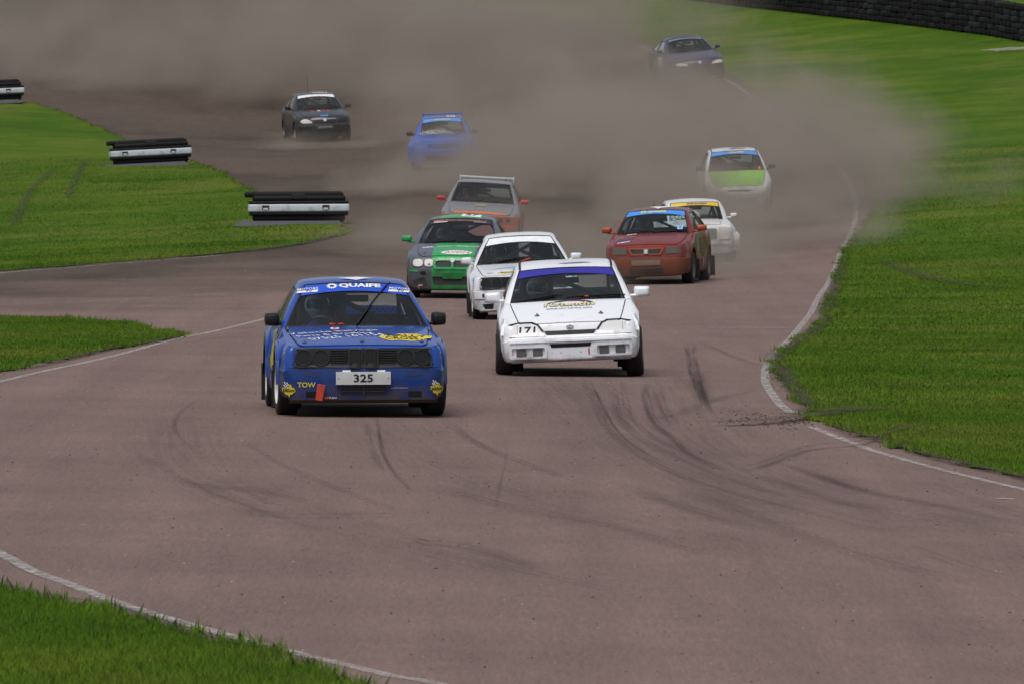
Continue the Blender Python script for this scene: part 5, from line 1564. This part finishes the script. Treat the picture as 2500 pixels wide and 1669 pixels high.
# ---- 9 wide blue hatchback with roof wing
def blue_hatch():
    BM = paint('mid_blue_paint', (0.035, 0.10, 0.42), 0.30, 0.42)
    q = spec(wb=2.39, fo=0.62, ro=0.5, W=0.79, rf=0.14, bow=0.05, flare=0.07, front=[(.16, .04), (.18, .01), (.25, 0), (.42, 0), (.52, .0), (.56, .01), (.64, .03), (.74, .06), (.77, .11)], side=SIDE, rear=REAR,
             shoulder=[(-2.0, .77), (-1.6, .78), (-0.7, .91), (1.0, .92), (2.0, .92)], yc=-0.74, wcb=0.60, zc=0.915, wct=0.50, yt=-0.28, zt=1.33, yrt=1.1, zrt=1.31, yr=1.45, zrb=0.94, wrb=.54, wrt=.49, cbow=0.05, tcrown=0.015,
             strip=(0.76, STRIPL, 0.01), cagemat=plain('cage_white', (.55, .55, .55), .5), seaty=1.1, tw=0.24, track=0.05, ub=.8)
    c = Car('rally_hatchback', q, dict(paint=BM, rim=RIMG))
    f, h = c.fmap, c.hmap
    tag(c.root, 'mid-blue hatchback with box arches and roof wing driving through brown dust', 'car', 'rally cars racing on the track')
    for sg in (-1, 1):
        c.lamp(rrect(*sorted((sg * .42, sg * .72)), .59, .72, .03), paint('lamp_blue', (.05, .12, .40), .3), 0.010, 0.02)
        for yy in (-q['wb'] / 2, q['wb'] / 2):
            m = MB()
            vs_, fs_ = grid(lambda a, b: Vector((sg * (q['W'] - 0.04 + 0.16 * b), yy - .43 * math.cos(math.pi * a), .30 + .42 * math.sin(math.pi * a))), 13, 3); m.add(vs_, fs_)
            vs_, fs_ = grid(lambda a, b: Vector((sg * (q['W'] + 0.12), yy - lerp(.43, .36, b) * math.cos(math.pi * a), .30 + lerp(.42, .35, b) * math.sin(math.pi * a))), 13, 2); m.add(vs_, fs_)
            m.rbox((sg * (q['W'] + .035), yy - .42, .46), (.20, .06, .42), .02)
            m.build('wheel_arch', BM, c.root)
    patch('grille', rect(-.38, .38, .60, .70), f, paint('grille_blue', (.02, .05, .2), .5), c.root, 0.006, 0.01)
    patch('lower_intake', rect(-.45, .45, .25, .40), f, BLKV, c.front_bumper, 0.006, 0.003)
    for sg in (-1, 1):
        patch('bonnet_vent', [(sg * .12, .55), (sg * .34, .62), (sg * .36, .70), (sg * .14, .62)], h, BLKV, c.bonnet, .013, 0)
    w = MB(); w.rbox((0, 1.05, 1.41), (1.04, 0.22, 0.04), 0.012); wo = w.build('roof_wing', BM, c.root)
    for sg in (-1, 1):
        MB().rbox((sg * .515, 1.05, 1.40), (0.03, 0.28, 0.09), 0.008).build('wing_end_plate', BM, wo)
        MB().rbox((sg * .34, 1.05, 1.375), (0.03, 0.10, 0.10), 0.008).build('wing_strut', BM, wo)
    lettering('banner_text', 'QUAIFE', (-.2, .22, .84, .92), c.wmap, plain('pale_yellow_vinyl', (.70, .66, .16), .5), c.banner, 0.011, 0, 0.04)
    rb = patch('roof_panel', rect(.12, .34, .05, .4), c.roofmap, WHITEP, c.root, 0.006, 0)
    lettering('roof_text', '64', (.15, .31, .1, .35), c.roofmap, BLKV, rb, 0.009, 0, 0.03)
    c.mirrors(BLACK, (0.19, 0.12, 0.13), 0.03, 0.14)
    c.place(1083, 416, 0.0, 1.0)
    return c

# ---- 10 dark hatchback with white banner
def dark_hatch():
    DK = paint('near_black_paint', (0.022, 0.023, 0.030), 0.34, 0.3)
    q = spec(wb=2.614, fo=0.80, ro=0.66, W=0.855, rf=0.28, tf=0.05, bow=0.10,
             front=[(.15, .08), (.17, .03), (.24, .01), (.42, 0), (.52, .005), (.58, .03), (.66, .05), (.74, .085), (.785, .14)], side=SIDE, rear=REAR,
             shoulder=[(-2.2, .76), (-1.8, .80), (-0.85, .95), (1.2, .98), (2.0, .98)], yc=-0.86, dyc=0.10, cbow=0.12, wcb=0.70, zc=0.96, wct=0.56, yt=-0.05, zt=1.40, tbow=0.07, tcrown=0.03, hump=0.03, fdrop=0.05, ub=.82,
             wrt=0.54, yrt=1.3, zrt=1.38, yr=1.7, zrb=1.0, strip=(0.80, STRIPW, 0.01))
    c = Car('rally_hatchback', q, dict(paint=DK, rim=RIMG))
    f, h = c.fmap, c.hmap
    tag(c.root, 'near-black hatchback with white sun banner and one pale headlight cover', 'car', 'rally cars racing on the track')
    l = [(.40, .60), (.66, .60), (.735, .64), (.71, .70), (.60, .735), (.48, .70), (.40, .64)]
    c.lamp([(-x, z) for x, z in l], plain('lamp_cover_cream2', (.62, .60, .52), .6), 0.014, 0.04)
    c.lamp(l, LAMPD, 0.014, 0.04)
    patch('grille', rrect(-.33, .33, .58, .70, .03), f, BLKV, c.root, 0.006, 0.02)
    patch('grille_bar', [(-.34, .705), (.34, .705), (.34, .72), (-.34, .72)], f, PLATE, c.root, 0.014, 0.02)
    patch('front_badge', ell(0, .69, .05, .05, 18), f, PLATE, c.root, 0.022, 0.02)
    patch('sticker', rect(-.12, .12, .02, .12), h, STRIPL, c.bonnet, .013, 0)
    p = patch('number_plate', rect(-.24, .24, .42, .51), f, plain('dull_plate', (.09, .09, .09), .6), c.root, 0.014, 0.014)
    lettering('plate_digits', 'PJ MOTORS', (-.20, .20, .445, .485), f, PLATE, p, 0.017, 0, 0.0)
    for x, mm in ((-.30, REDV), (-.12, WHITEP), (.02, REDV), (.16, REDV)): patch('sticker', rect(x, x + .09, .62, .74), h, mm, c.bonnet, .013, 0)
    rb = patch('roof_panel', rect(-.05, .40, .06, .36), c.roofmap, PLATE, c.root, 0.006, 0)
    lettering('roof_text', 'RACE', (.0, .36, .12, .3), c.roofmap, BLKV, rb, 0.009, 0, 0.03)
    c.wiper(((-.5, .0), (.0, .07))); c.wiper(((.05, .0), (.55, .06)))
    c.mirrors(BLACK, (0.20, 0.12, 0.13), 0.07, 0.15)
    c.aerial(-.15, .7, 0.5)
    c.place(787, 346, 9.0, 1.5)
    return c

# ---- 11 navy coupe at the back
def navy_coupe():
    NV = paint('navy_paint', (0.020, 0.026, 0.060), 0.28, 0.28)
    q = spec(wb=2.70, fo=0.92, ro=0.95, W=0.88, rf=0.30, tf=0.06, bow=0.12, front=[(.15, .08), (.17, .03), (.24, .01), (.40, 0), (.48, .01), (.54, .03), (.60, .05), (.66, .085), (.70, .15)], side=SIDE, rear=REAR,
             shoulder=[(-2.4, .66), (-1.9, .72), (-0.75, .90), (1.2, .94), (2.4, .94)], yc=-0.78, dyc=0.10, cbow=0.13, wcb=0.72, zc=0.905, wct=0.55, yt=0.10, zt=1.31, tbow=0.07, tcrown=0.04, hump=0.03, fdrop=0.04, ub=.84,
             wrt=0.52, yrt=1.2, zrt=1.27, yr=1.95, zrb=.96, strip=(0.86, plain('slate_banner', (.16, .18, .24), .5), 0.01))
    c = Car('rally_coupe', q, dict(paint=NV, rim=RIMG))
    f, h = c.fmap, c.hmap
    tag(c.root, 'navy coupe with two pale headlight covers, farthest car back in the dust', 'car', 'rally cars racing on the track')
    for sg in (-1, 1):
        c.lamp([(sg * x, z) for x, z in ((.38, .53), (.70, .54), (.77, .58), (.74, .63), (.62, .645), (.42, .60))], plain('lamp_cover_cream2', (.62, .60, .52), .6), 0.014, 0.04)
    patch('front_badge', [(-.05, .57), (.05, .57), (.03, .66), (-.03, .66)], f, PLATE, c.root, 0.014, 0.02)
    patch('grille', rrect(-.28, .28, .48, .54, .02), f, BLKV, c.root, 0.006, 0.02)
    patch('lower_intake', rect(-.5, .5, .22, .34), f, BLKV, c.front_bumper, 0.006, 0.003)
    patch('roof_panel', rect(-.35, .35, .15, .4), c.roofmap, plain('slate_panel', (.08, .09, .13), .5), c.root, 0.006, 0)
    patch('door_panel', rrect(-.45, .35, .45, .80, .05), c.smap(-1), PLATE, c.body, 0.005, 0)
    c.wiper(((-.5, .0), (.0, .06)))
    c.mirrors(NV, (0.18, 0.12, 0.12), 0.07, 0.14)
    c.place(1700, 197, 10.0, 0.8)
    return c

CARS = dict(blue=blue_saloon(), white=white_hatch(), wsal=white_saloon(), green=green_hatch(), wing=wing_hatch(), red=red_hatch(),
            mini=mini(), lime=lime_hatch(), bhatch=blue_hatch(), dark=dark_hatch(), navy=navy_coupe())
# ------------------------------------------------------------------ drivers
SUITS = [plain('race_suit_navy', (.02, .03, .09), .8), plain('race_suit_black', (.02, .02, .022), .8), plain('race_suit_red', (.22, .025, .025), .8), plain('race_suit_blue', (.03, .08, .30), .8)]
VISOR = plain('helmet_visor', (.015, .017, .02), .15)
def driver(c, suit, helmet, label, dz=0.0, tilt=0.0):
    q = c.q
    sy = c.seat_y; hx = -0.34
    zh = min(1.09, q['zt'] - 0.22) + dz
    hip = Vector((hx, sy - 0.10, 0.53)); chest = Vector((hx, sy + 0.02, zh - 0.34)); neck = Vector((hx, sy + 0.03, zh - 0.17)); hd = Vector((hx, sy - 0.0, zh))
    V = [hip, hip.lerp(chest, .5), chest, neck, hd + Vector((0, 0, -.04))]; Rr = [(.15, .12), (.15, .12), (.17, .12), (.062, .062), (.085, .09)]
    E = [(0, 1), (1, 2), (2, 3), (3, 4)]
    sc_, rot = c.sw
    for sg in (-1, 1):
        sh = chest + Vector((sg * .17, 0, .07)); grip = sc_ + rot @ Vector((sg * .165, 0.035, 0.0))
        wrist = grip + Vector((sg * .01, .085, -.015)); el = sh.lerp(wrist, .5) + Vector((sg * .10, .02, -.12))
        b = len(V)
        V += [sh, el, wrist, grip + Vector((0, .035, .012))]; Rr += [(.078, .078), (.055, .055), (.036, .036), (.036, .026)]
        E += [(2, b), (b, b + 1), (b + 1, b + 2), (b + 2, b + 3)]
        palm = b + 3
        ax = Vector((0, -.35, .94)).normalized()
        for k in range(4):              # four fingers closed round the rim, thumb inside
            o = grip + ax * (0.030 - 0.020 * k) + Vector((sg * .012, 0.01, .012))
            b2 = len(V)
            V += [o + Vector((sg * .010, -.010, .004)), o + Vector((0, -.034, .004)), o + Vector((-sg * .022, -.030, 0))]; Rr += [(.0095, .0095)] * 2 + [(.008, .008)]
            E += [(palm, b2), (b2, b2 + 1), (b2 + 1, b2 + 2)]
        b2 = len(V)
        V += [grip + Vector((-sg * .022, .012, .030)), grip + Vector((-sg * .030, -.012, .040))]; Rr += [(.011, .011), (.009, .009)]
        E += [(palm, b2), (b2, b2 + 1)]
        kn = Vector((hx + sg * .14, sy - 0.55, 0.62)); ft = Vector((hx + sg * .11, sy - 0.95, 0.42))
        b3 = len(V)
        V += [hip + Vector((sg * .09, -.06, 0)), kn, ft, ft + Vector((0, -.12, .06))]; Rr += [(.09, .09), (.065, .065), (.045, .045), (.04, .035)]
        E += [(0, b3), (b3, b3 + 1), (b3 + 1, b3 + 2), (b3 + 2, b3 + 3)]
    me = bpy.data.meshes.new('person'); me.from_pydata(V, E, []); me.update()
    o = bpy.data.objects.new('person', me); COL.objects.link(o)
    md = o.modifiers.new('skin', 'SKIN'); md.use_smooth_shade = True
    for v, r in zip(me.skin_vertices[0].data, Rr): v.radius = r
    me.skin_vertices[0].data[0].use_root = True
    ss = o.modifiers.new('sub', 'SUBSURF'); ss.levels = 1; ss.render_levels = 1
    me.materials.append(suit)
    o.matrix_world = c.world @ c.lean
    tag(o, label, 'person', 'drivers at the wheel')
    # helmet: shell with chin bar and eye opening
    T = Matrix.Rotation(R(tilt), 3, 'X')
    def shell(a, b, k=1.0):
        x, y, z = math.sin(a) * math.cos(b), -math.cos(a) * math.cos(b), math.sin(b)
        r = Vector((x * .128, y * .150, z * .142))
        if z < -0.2 and y < 0: r.y *= 1.06
        if z < -0.55: r *= 0.94
        return hd + T @ (r * k + Vector((0, 0.0, 0.0)))
    vs_, fs_ = [], []
    na, nb = 40, 24
    for j in range(nb + 1):
        for i in range(na): vs_.append(shell(2 * math.pi * i / na, lerp(-1.15, math.pi / 2, j / nb)))
    for j in range(nb):
        bm_ = lerp(-1.15, math.pi / 2, (j + .5) / nb)
        for i in range(na):
            a = 2 * math.pi * (i + .5) / na
            a = a - 2 * math.pi if a > math.pi else a
            if abs(a) < 1.15 and -0.22 < bm_ < 0.42: continue
            fs_.append((j * na + i, j * na + (i + 1) % na, (j + 1) * na + (i + 1) % na, (j + 1) * na + i))
    mk('helmet', vs_, fs_, helmet, o)
    v2, f2 = grid(lambda a, b: shell(lerp(-1.22, 1.22, a), lerp(-.25, .46, b), 0.985), 15, 8)
    mk('visor', v2, f2, VISOR, o)
    # head inside
    v2, f2 = grid(lambda a, b: hd + T @ Vector((math.sin(a * 6.283) * math.cos((b - .5) * 3.14) * .085, -math.cos(a * 6.283) * math.cos((b - .5) * 3.14) * .10, math.sin((b - .5) * 3.14) * .115)), 16, 10)
    mk('balaclava', v2, f2, plain('balaclava', (.25, .16, .12), .9), o)
    return o
HW = paint('helmet_white', (.50, .52, .54), .1, .2); HS = paint('helmet_silver', (.42, .45, .48), .1, .25); HK = paint('helmet_dark', (.05, .06, .08), .1, .2); HR = paint('helmet_red', (.30, .04, .04), .1, .3)
driver(CARS['blue'], SUITS[3], HS, 'driver in silver helmet and blue suit steering the blue 325 saloon')
driver(CARS['white'], SUITS[1], HW, 'driver in pale helmet and dark suit steering the white 171 hatchback')
driver(CARS['wsal'], SUITS[1], HK, 'driver in dark helmet inside the white saloon with blank banner')
driver(CARS['green'], SUITS[0], HS, 'driver in silver helmet inside the grey and green hatchback')
driver(CARS['wing'], SUITS[2], HR, 'driver in red helmet inside the grey hatchback with rear wing')
driver(CARS['red'], SUITS[2], HK, 'driver in dark helmet inside the rust-red hatchback')
driver(CARS['mini'], SUITS[1], HK, 'driver in dark helmet inside the small white classic car', -0.04)
driver(CARS['lime'], SUITS[1], HK, 'driver in dark helmet inside the white hatchback with lime bonnet')
driver(CARS['bhatch'], SUITS[1], HK, 'driver in dark helmet inside the mid-blue hatchback with roof wing')
driver(CARS['dark'], SUITS[1], HK, 'driver in dark helmet inside the near-black hatchback')
driver(CARS['navy'], SUITS[1], HK, 'driver in dark helmet inside the far navy coupe')

# ------------------------------------------------------------------ track-side barriers
PBLK = plain('barrier_black', (.008, .008, .0095), .65, 0, .2)
PWHT = paint('barrier_white', (.55, .60, .66), -.1, .6, coat=0.0, ztop=0.9)
PMAT = plain('barrier_mat', (.06, .062, .07), .8)
def barrier(px, py, yaw, roll, label):
    r = empty('track_barrier')
    def log(name, c, L_, d, h, mat, par=r, ch=0.07):
        return MB().rbox(c, (L_, d, h), min(ch, h * 0.45), 3).build(name, mat, par)
    MB().rbox((-0.18, 0.05, 0.065), (2.46, 1.3, 0.13), 0.02, 1, None, lambda p: Vector((p.x * (1 - .25 * (p.z > 0) * .4), p.y * (.75 if p.z > 0 else 1), p.z))).build('base_mat', PMAT, r)
    for x in (-0.75, 0.0, 0.75): MB().rbox((x, 0, 0.10), (0.16, 0.40, 0.12), 0.02, 2).build('foot', PBLK, r)
    MB().rbox((0.02, 0.02, 0.42), (2.0, 0.42, 0.66), 0.03, 2).build('core', PBLK, r)
    log('lower_bumper', (0.02, 0, 0.19), 2.06, 0.50, 0.12, PBLK)
    log('lower_band', (0.02, 0, 0.29), 2.20, 0.58, 0.10, PBLK)
    w = log('white_band', (0.02, 0, 0.415), 2.24, 0.60, 0.165, PWHT, ch=0.03)
    for x in (-0.72, 0.62):
        MB().rbox((x, -0.301, 0.43), (0.16, 0.012, 0.10), 0.004, 1).build('lifting_slot', plain('slot_dark', (.02, .028, .03), .8), w)
        MB().rbox((x, -0.309, 0.392), (0.11, 0.02, 0.05), 0.008, 1).build('slot_step', PWHT, w)
    log('upper_band', (0.02, 0, 0.535), 2.22, 0.56, 0.07, PBLK)
    log('upper_bumper', (0.03, 0, 0.62), 2.06, 0.46, 0.13, PBLK)
    MB().rbox((-0.10, 0.02, 0.715), (2.16, 0.30, 0.13), 0.055, 3).build('top_log', PBLK, r)
    MB().rbox((0.02, -0.24, 0.67), (0.30, 0.03, 0.12), 0.015, 1).build('centre_clip', RUBBER, r)
    p = px2w([(px, py)])[0]
    r.location = (p[0], p[1], p[2] - 0.05)
    r.rotation_euler = (0, R(-roll), R(yaw))
    tag(r, label, 'barrier', 'black and white barriers on the grass edge')
barrier(727, 548, 3, 0.3, 'black and white barrier nearest the camera at the tip of the grass')
barrier(367, 405, 10, 2.8, 'black and white barrier in the middle of the three along the grass edge')
barrier(-28, 252, 12, 2.5, 'black and white barrier cut off by the left edge of the picture')

# ------------------------------------------------------------------ tyre wall at the top right
tw_root = empty('tyre_wall')
pth = px2w([(1600, -14), (1690, 0), (1800, 14), (1900, 25), (2050, 42), (2200, 58), (2330, 75), (2420, 86), (2500, 100), (2620, 120), (2900, 165), (3400, 240)])[:, :2]
seg = np.r_[0, np.cumsum(np.linalg.norm(np.diff(pth, axis=0), axis=1))]
base_t = MB().lathe([(0.17, -0.07), (0.20, -0.095), (0.27, -0.10), (0.305, -0.07), (0.315, 0), (0.305, 0.07), (0.27, 0.10), (0.20, 0.095), (0.17, 0.07)], 18, 'z')
tme = [None] * 3
stacks = []
d = seg[-1] - 0.3
while d > 0.3:
    stacks.append((np.interp(d, seg, pth[:, 0]), np.interp(d, seg, pth[:, 1]))); d -= 0.62
tw_root.location = (stacks[0][0], stacks[0][1], h1(*stacks[0]))
tag(tw_root, 'long wall of stacked black tyres along the grass bank, top right', 'tyre wall')
tmats = [plain('wall_tyre_a', (.007, .007, .008), .8, 0, .2), plain('wall_tyre_b', (.010, .010, .012), .75, 0, .2), plain('wall_tyre_c', (.022, .023, .026), .8, 0, .2)]
rest = MB(); cnt = 0
for k, (x, y) in enumerate(stacks):
    z0 = h1(x, y)
    for j in range(6):
        off = Vector((x + random.uniform(-.025, .025), y + random.uniform(-.025, .025), z0 + 0.11 + 0.197 * j)) - tw_root.location
        mi = random.choice((0, 0, 0, 1, 1, 2))
        if cnt < 300 and x < 0.0605 * y + 0.6:
            if tme[mi] is None:
                o = base_t.build('tyre', tmats[mi], tw_root); tme[mi] = o.data
            else:
                o = bpy.data.objects.new('tyre', tme[mi]); COL.objects.link(o); o.parent = tw_root
            o.location = off; o.rotation_euler = (random.uniform(-.04, .04), random.uniform(-.04, .04), random.uniform(0, 6))
            cnt += 1
        else:
            rest.add([Vector(v) + off for v in base_t.v], base_t.f)
ro = rest.build('far_tyre_stacks', tmats[0], tw_root); tag(ro, kind='stuff')

# ------------------------------------------------------------------ grass blades
def blades(name, poly, bands, edge=None):
    P = []; Hh = []; Wd = []
    for (y0, y1, dens, hgt, wid) in bands:
        xm = 0.0625 * y1 + 3.4
        n = int(dens * (2 * xm) * (y1 - y0))
        pts = np.c_[rng.uniform(-xm, xm, n), rng.uniform(y0, y1, n)]
        pts = pts[np.abs(pts[:, 0]) < 0.0625 * pts[:, 1] + 3.2]
        pts = pts[inside(poly, pts)]
        P.append(pts); Hh.append(np.full(len(pts), hgt)); Wd.append(np.full(len(pts), wid))
    if edge is not None:
        for rep, (hgt, wid, sp) in enumerate(edge):
            e = poly[:-4]
            for a, b in zip(e[:-1], e[1:]):
                if abs(a[0]) > 0.064 * a[1] + 2: continue
                L_ = np.linalg.norm(b - a); n = int(L_ * sp)
                t = rng.uniform(0, 1, n)[:, None]
                pts = a + (b - a) * t + rng.normal(0, 0.05, (n, 2)) * np.array([1, 3.0])
                P.append(pts); Hh.append(np.full(n, hgt)); Wd.append(np.full(n, wid))
    P = np.concatenate(P); hh = np.concatenate(Hh); ww = np.concatenate(Wd)
    n = len(P)
    # clumps: taller and darker patches
    cl = 0.5 + 0.5 * np.sin(P[:, 0] * 1.7 + 1.3 * np.sin(P[:, 1] * 0.31)) * np.sin(P[:, 1] * 0.43 + 2 * np.sin(P[:, 0] * 0.6))
    hh = hh * rng.uniform(0.5, 1.25, n) * (0.7 + 0.5 * cl)
    th = rng.uniform(0, 2 * np.pi, n); dx = np.c_[np.cos(th), np.sin(th)] * (ww * rng.uniform(.6, 1.2, n))[:, None] / 2
    ln = rng.normal(0, 0.45, (n, 2)) * hh[:, None]
    Z = H(P[:, 0], P[:, 1]) + 0.012
    V = np.zeros((n, 3, 3))
    V[:, 0, :2] = P - dx; V[:, 1, :2] = P + dx; V[:, 2, :2] = P + ln
    V[:, 0, 2] = Z; V[:, 1, 2] = Z; V[:, 2, 2] = Z + hh
    me = bpy.data.meshes.new(name)
    me.vertices.add(3 * n); me.vertices.foreach_set('co', V.ravel())
    me.loops.add(3 * n); me.loops.foreach_set('vertex_index', np.arange(3 * n, dtype=np.int32))
    me.polygons.add(n); me.polygons.foreach_set('loop_start', np.arange(0, 3 * n, 3, dtype=np.int32)); me.polygons.foreach_set('loop_total', np.full(n, 3, dtype=np.int32))
    me.update(calc_edges=True)
    tone = np.repeat(np.clip(rng.normal(0.5, 0.17, n), 0, 1), 3)
    a = me.attributes.new('tone', 'FLOAT', 'POINT'); a.data.foreach_set('value', tone.astype(np.float32))
    me.materials.append(M_BLADE)
    o = bpy.data.objects.new(name, me); COL.objects.link(o)
    print(name, n)
    return o
g1 = blades('grass', wr, [(60, 90, 1500, .034, .009), (90, 125, 700, .034, .013), (125, 180, 300, .034, .019), (180, 230, 110, .032, .026)], [(.05, .010, 60), (.075, .018, 8), (.06, .035, 3)])
g2 = blades('grass', wlft, [(130, 180, 300, .034, .019), (180, 240, 110, .032, .026)], [(.06, .02, 25)])
g3 = blades('grass', wi, [(85, 142, 700, .036, .013)], [(.06, .012, 50), (.085, .02, 7)])
g4 = blades('grass', wnr, [(30, 62, 4200, .040, .006)], [(.06, .009, 80), (.085, .02, 16), (.06, .04, 8)])
for o, t in ((g1, 'mown grass on the bank right of the track'), (g2, 'mown grass left of the track under the barriers'), (g3, 'wedge of grass between the two track branches'), (g4, 'grass corner nearest the camera')):
    tag(o, t, 'grass', None, 'stuff')

# ------------------------------------------------------------------ loose stones and clods
def scatter(name, pts, smin, smax, mat):
    n = len(pts)
    oc = np.array([(1, 0, 0), (-1, 0, 0), (0, 1, 0), (0, -1, 0), (0, 0, 1), (0, 0, -1)], float)
    fc = np.array([(0, 2, 4), (2, 1, 4), (1, 3, 4), (3, 0, 4), (2, 0, 5), (1, 2, 5), (3, 1, 5), (0, 3, 5)])
    s_ = rng.uniform(smin, smax, n) ** 1.0
    V = oc[None] * s_[:, None, None] * rng.uniform(.5, 1.3, (n, 6, 1)) * np.array([1.2, 1.2, .7])
    V[:, :, :2] += pts[:, None, :]
    V[:, :, 2] += (H(pts[:, 0], pts[:, 1]) + s_ * .3)[:, None]
    F = fc[None] + 6 * np.arange(n)[:, None, None]
    o = mk(name, V.reshape(-1, 3), F.reshape(-1, 3), mat, None, False)
    return tag(o, None, None, None, 'stuff')
P = np.c_[rng.uniform(-1, 1, 2600), rng.uniform(38, 165, 2600) ** 1.0]; P[:, 0] *= 0.062 * P[:, 1] + .5
ok = ~(inside(wr, P) | inside(wi, P) | inside(wnr, P) | inside(wlft, P))
P = P[ok]
h_ = len(P) // 2
s1 = scatter('loose_stones', P[:h_], .003, .009, plain('stone_dark', (.035, .03, .028), .9)); s1['label'] = 'dark grit scattered over the asphalt'; s1['category'] = 'grit'
s2 = scatter('loose_stones', P[h_:h_ + h_ // 2], .003, .009, plain('stone_pale', (.36, .33, .30), .9)); s2['label'] = 'pale grit scattered over the asphalt'; s2['category'] = 'grit'
cl = px2w(np.c_[rng.normal(1915, 95, 380), rng.normal(1024, 11, 380)])[:, :2]
s3 = scatter('earth_clods', cl, .003, .013, plain('earth', (.05, .036, .025), .95)); s3['label'] = 'brown earth clods dragged onto the track at the apex'; s3['category'] = 'earth'

# ------------------------------------------------------------------ dust thrown up by the cars
def dust(px, d, up, r, dens, col=(.53, .455, .385), lo=.36, hi=.64, nscale=0.42, seed=0.0):
    x = (px - 1250) * PXA * d
    bm = bmesh.new(); bmesh.ops.create_icosphere(bm, subdivisions=3, radius=1.0)
    me = bpy.data.meshes.new('dust_cloud'); bm.to_mesh(me); bm.free()
    m = bpy.data.materials.new('dust'); m.use_nodes = True
    N = m.node_tree.nodes; L = m.node_tree.links
    N.remove(N['Principled BSDF'])
    tc = N.new('ShaderNodeTexCoord'); geo = N.new('ShaderNodeNewGeometry')
    ln = N.new('ShaderNodeVectorMath'); ln.operation = 'LENGTH'; L.new(tc.outputs['Object'], ln.inputs[0])
    mp = N.new('ShaderNodeMapping'); mp.inputs['Location'].default_value = (seed, seed * 1.7, 0); mp.inputs['Scale'].default_value = (1, .55, 1.1)
    L.new(geo.outputs['Position'], mp.inputs['Vector'])
    nz = N.new('ShaderNodeTexNoise'); nz.inputs['Scale'].default_value = nscale; nz.inputs['Detail'].default_value = 5; nz.inputs['Roughness'].default_value = .62
    L.new(mp.outputs[0], nz.inputs['Vector'])
    # soft edge, broken up by the noise
    ed = N.new('ShaderNodeMath'); ed.operation = 'MULTIPLY_ADD'; L.new(nz.outputs['Fac'], ed.inputs[0]); ed.inputs[1].default_value = -1.5; L.new(ln.outputs['Value'], ed.inputs[2])
    fo = N.new('ShaderNodeMapRange'); fo.interpolation_type = 'SMOOTHSTEP'; L.new(ed.outputs[0], fo.inputs['Value'])
    fo.inputs['From Min'].default_value = 0.24; fo.inputs['From Max'].default_value = -0.95; fo.inputs['To Min'].default_value = 0; fo.inputs['To Max'].default_value = 1
    mr = N.new('ShaderNodeMapRange'); L.new(nz.outputs['Fac'], mr.inputs['Value']); mr.inputs['From Min'].default_value = lo; mr.inputs['From Max'].default_value = hi
    mr.inputs['To Min'].default_value = 0.2; mr.inputs['To Max'].default_value = 1.5
    mu = N.new('ShaderNodeMath'); mu.operation = 'MULTIPLY'; L.new(fo.outputs[0], mu.inputs[0]); L.new(mr.outputs[0], mu.inputs[1])
    m2 = N.new('ShaderNodeMath'); m2.operation = 'MULTIPLY'; L.new(mu.outputs[0], m2.inputs[0]); m2.inputs[1].default_value = dens * 1.35
    pv = N.new('ShaderNodeVolumePrincipled'); pv.inputs['Color'].default_value = (*col, 1); pv.inputs['Anisotropy'].default_value = 0.0
    L.new(m2.outputs[0], pv.inputs['Density']); L.new(pv.outputs[0], N['Material Output'].inputs['Volume'])
    me.materials.append(m)
    o = bpy.data.objects.new('dust_cloud', me); COL.objects.link(o)
    o.location = (x, d, h1(x, d) + up); o.scale = r
    tag(o, None, None, None, 'stuff')
    return o
DUST = [(2055, 203, .35, (4.8, 10, 2.2), .27), (1960, 224, .6, (4.6, 9, 2.0), .2), (1650, 196, .5, (2.8, 6, 1.5), .42), (1810, 198, .05, (3.4, 4, 1.0), .62), (1380, 216, .7, (5.0, 16, 2.3), .22), (1120, 209, .0, (3.6, 6, 1.1), .42),
        (1000, 290, 1.2, (11, 18, 3.6), .13), (450, 312, 2.0, (22, 20, 5.0), .15), (1450, 292, 1.0, (7, 14, 3.0), .09), (1660, 258, .15, (5.2, 7, 1.9), .36), (1230, 256, .8, (7, 12, 2.4), .13),
        (1540, 166, .1, (3.8, 8, 1.25), .30), (1230, 174, .4, (3.2, 7, 1.5), .08), (330, 286, .9, (10, 12, 2.4), .14), (1860, 248, .6, (4.4, 14, 2.3), .08), (830, 254, -.2, (3.6, 5, .9), .26), (1560, 236, .4, (5, 12, 1.9), .15),
        (1880, 186, .1, (3.8, 9, 1.1), .22), (1700, 176, .0, (2.6, 6, .9), .2), (950, 178, .0, (2.6, 8, .9), .14)]
for i, a in enumerate(DUST):
    o = dust(*a, seed=i * 3.1)
    o['label'] = 'brown dust hanging in the air behind the cars'; o['category'] = 'dust'; o['group'] = 'dust clouds over the track'
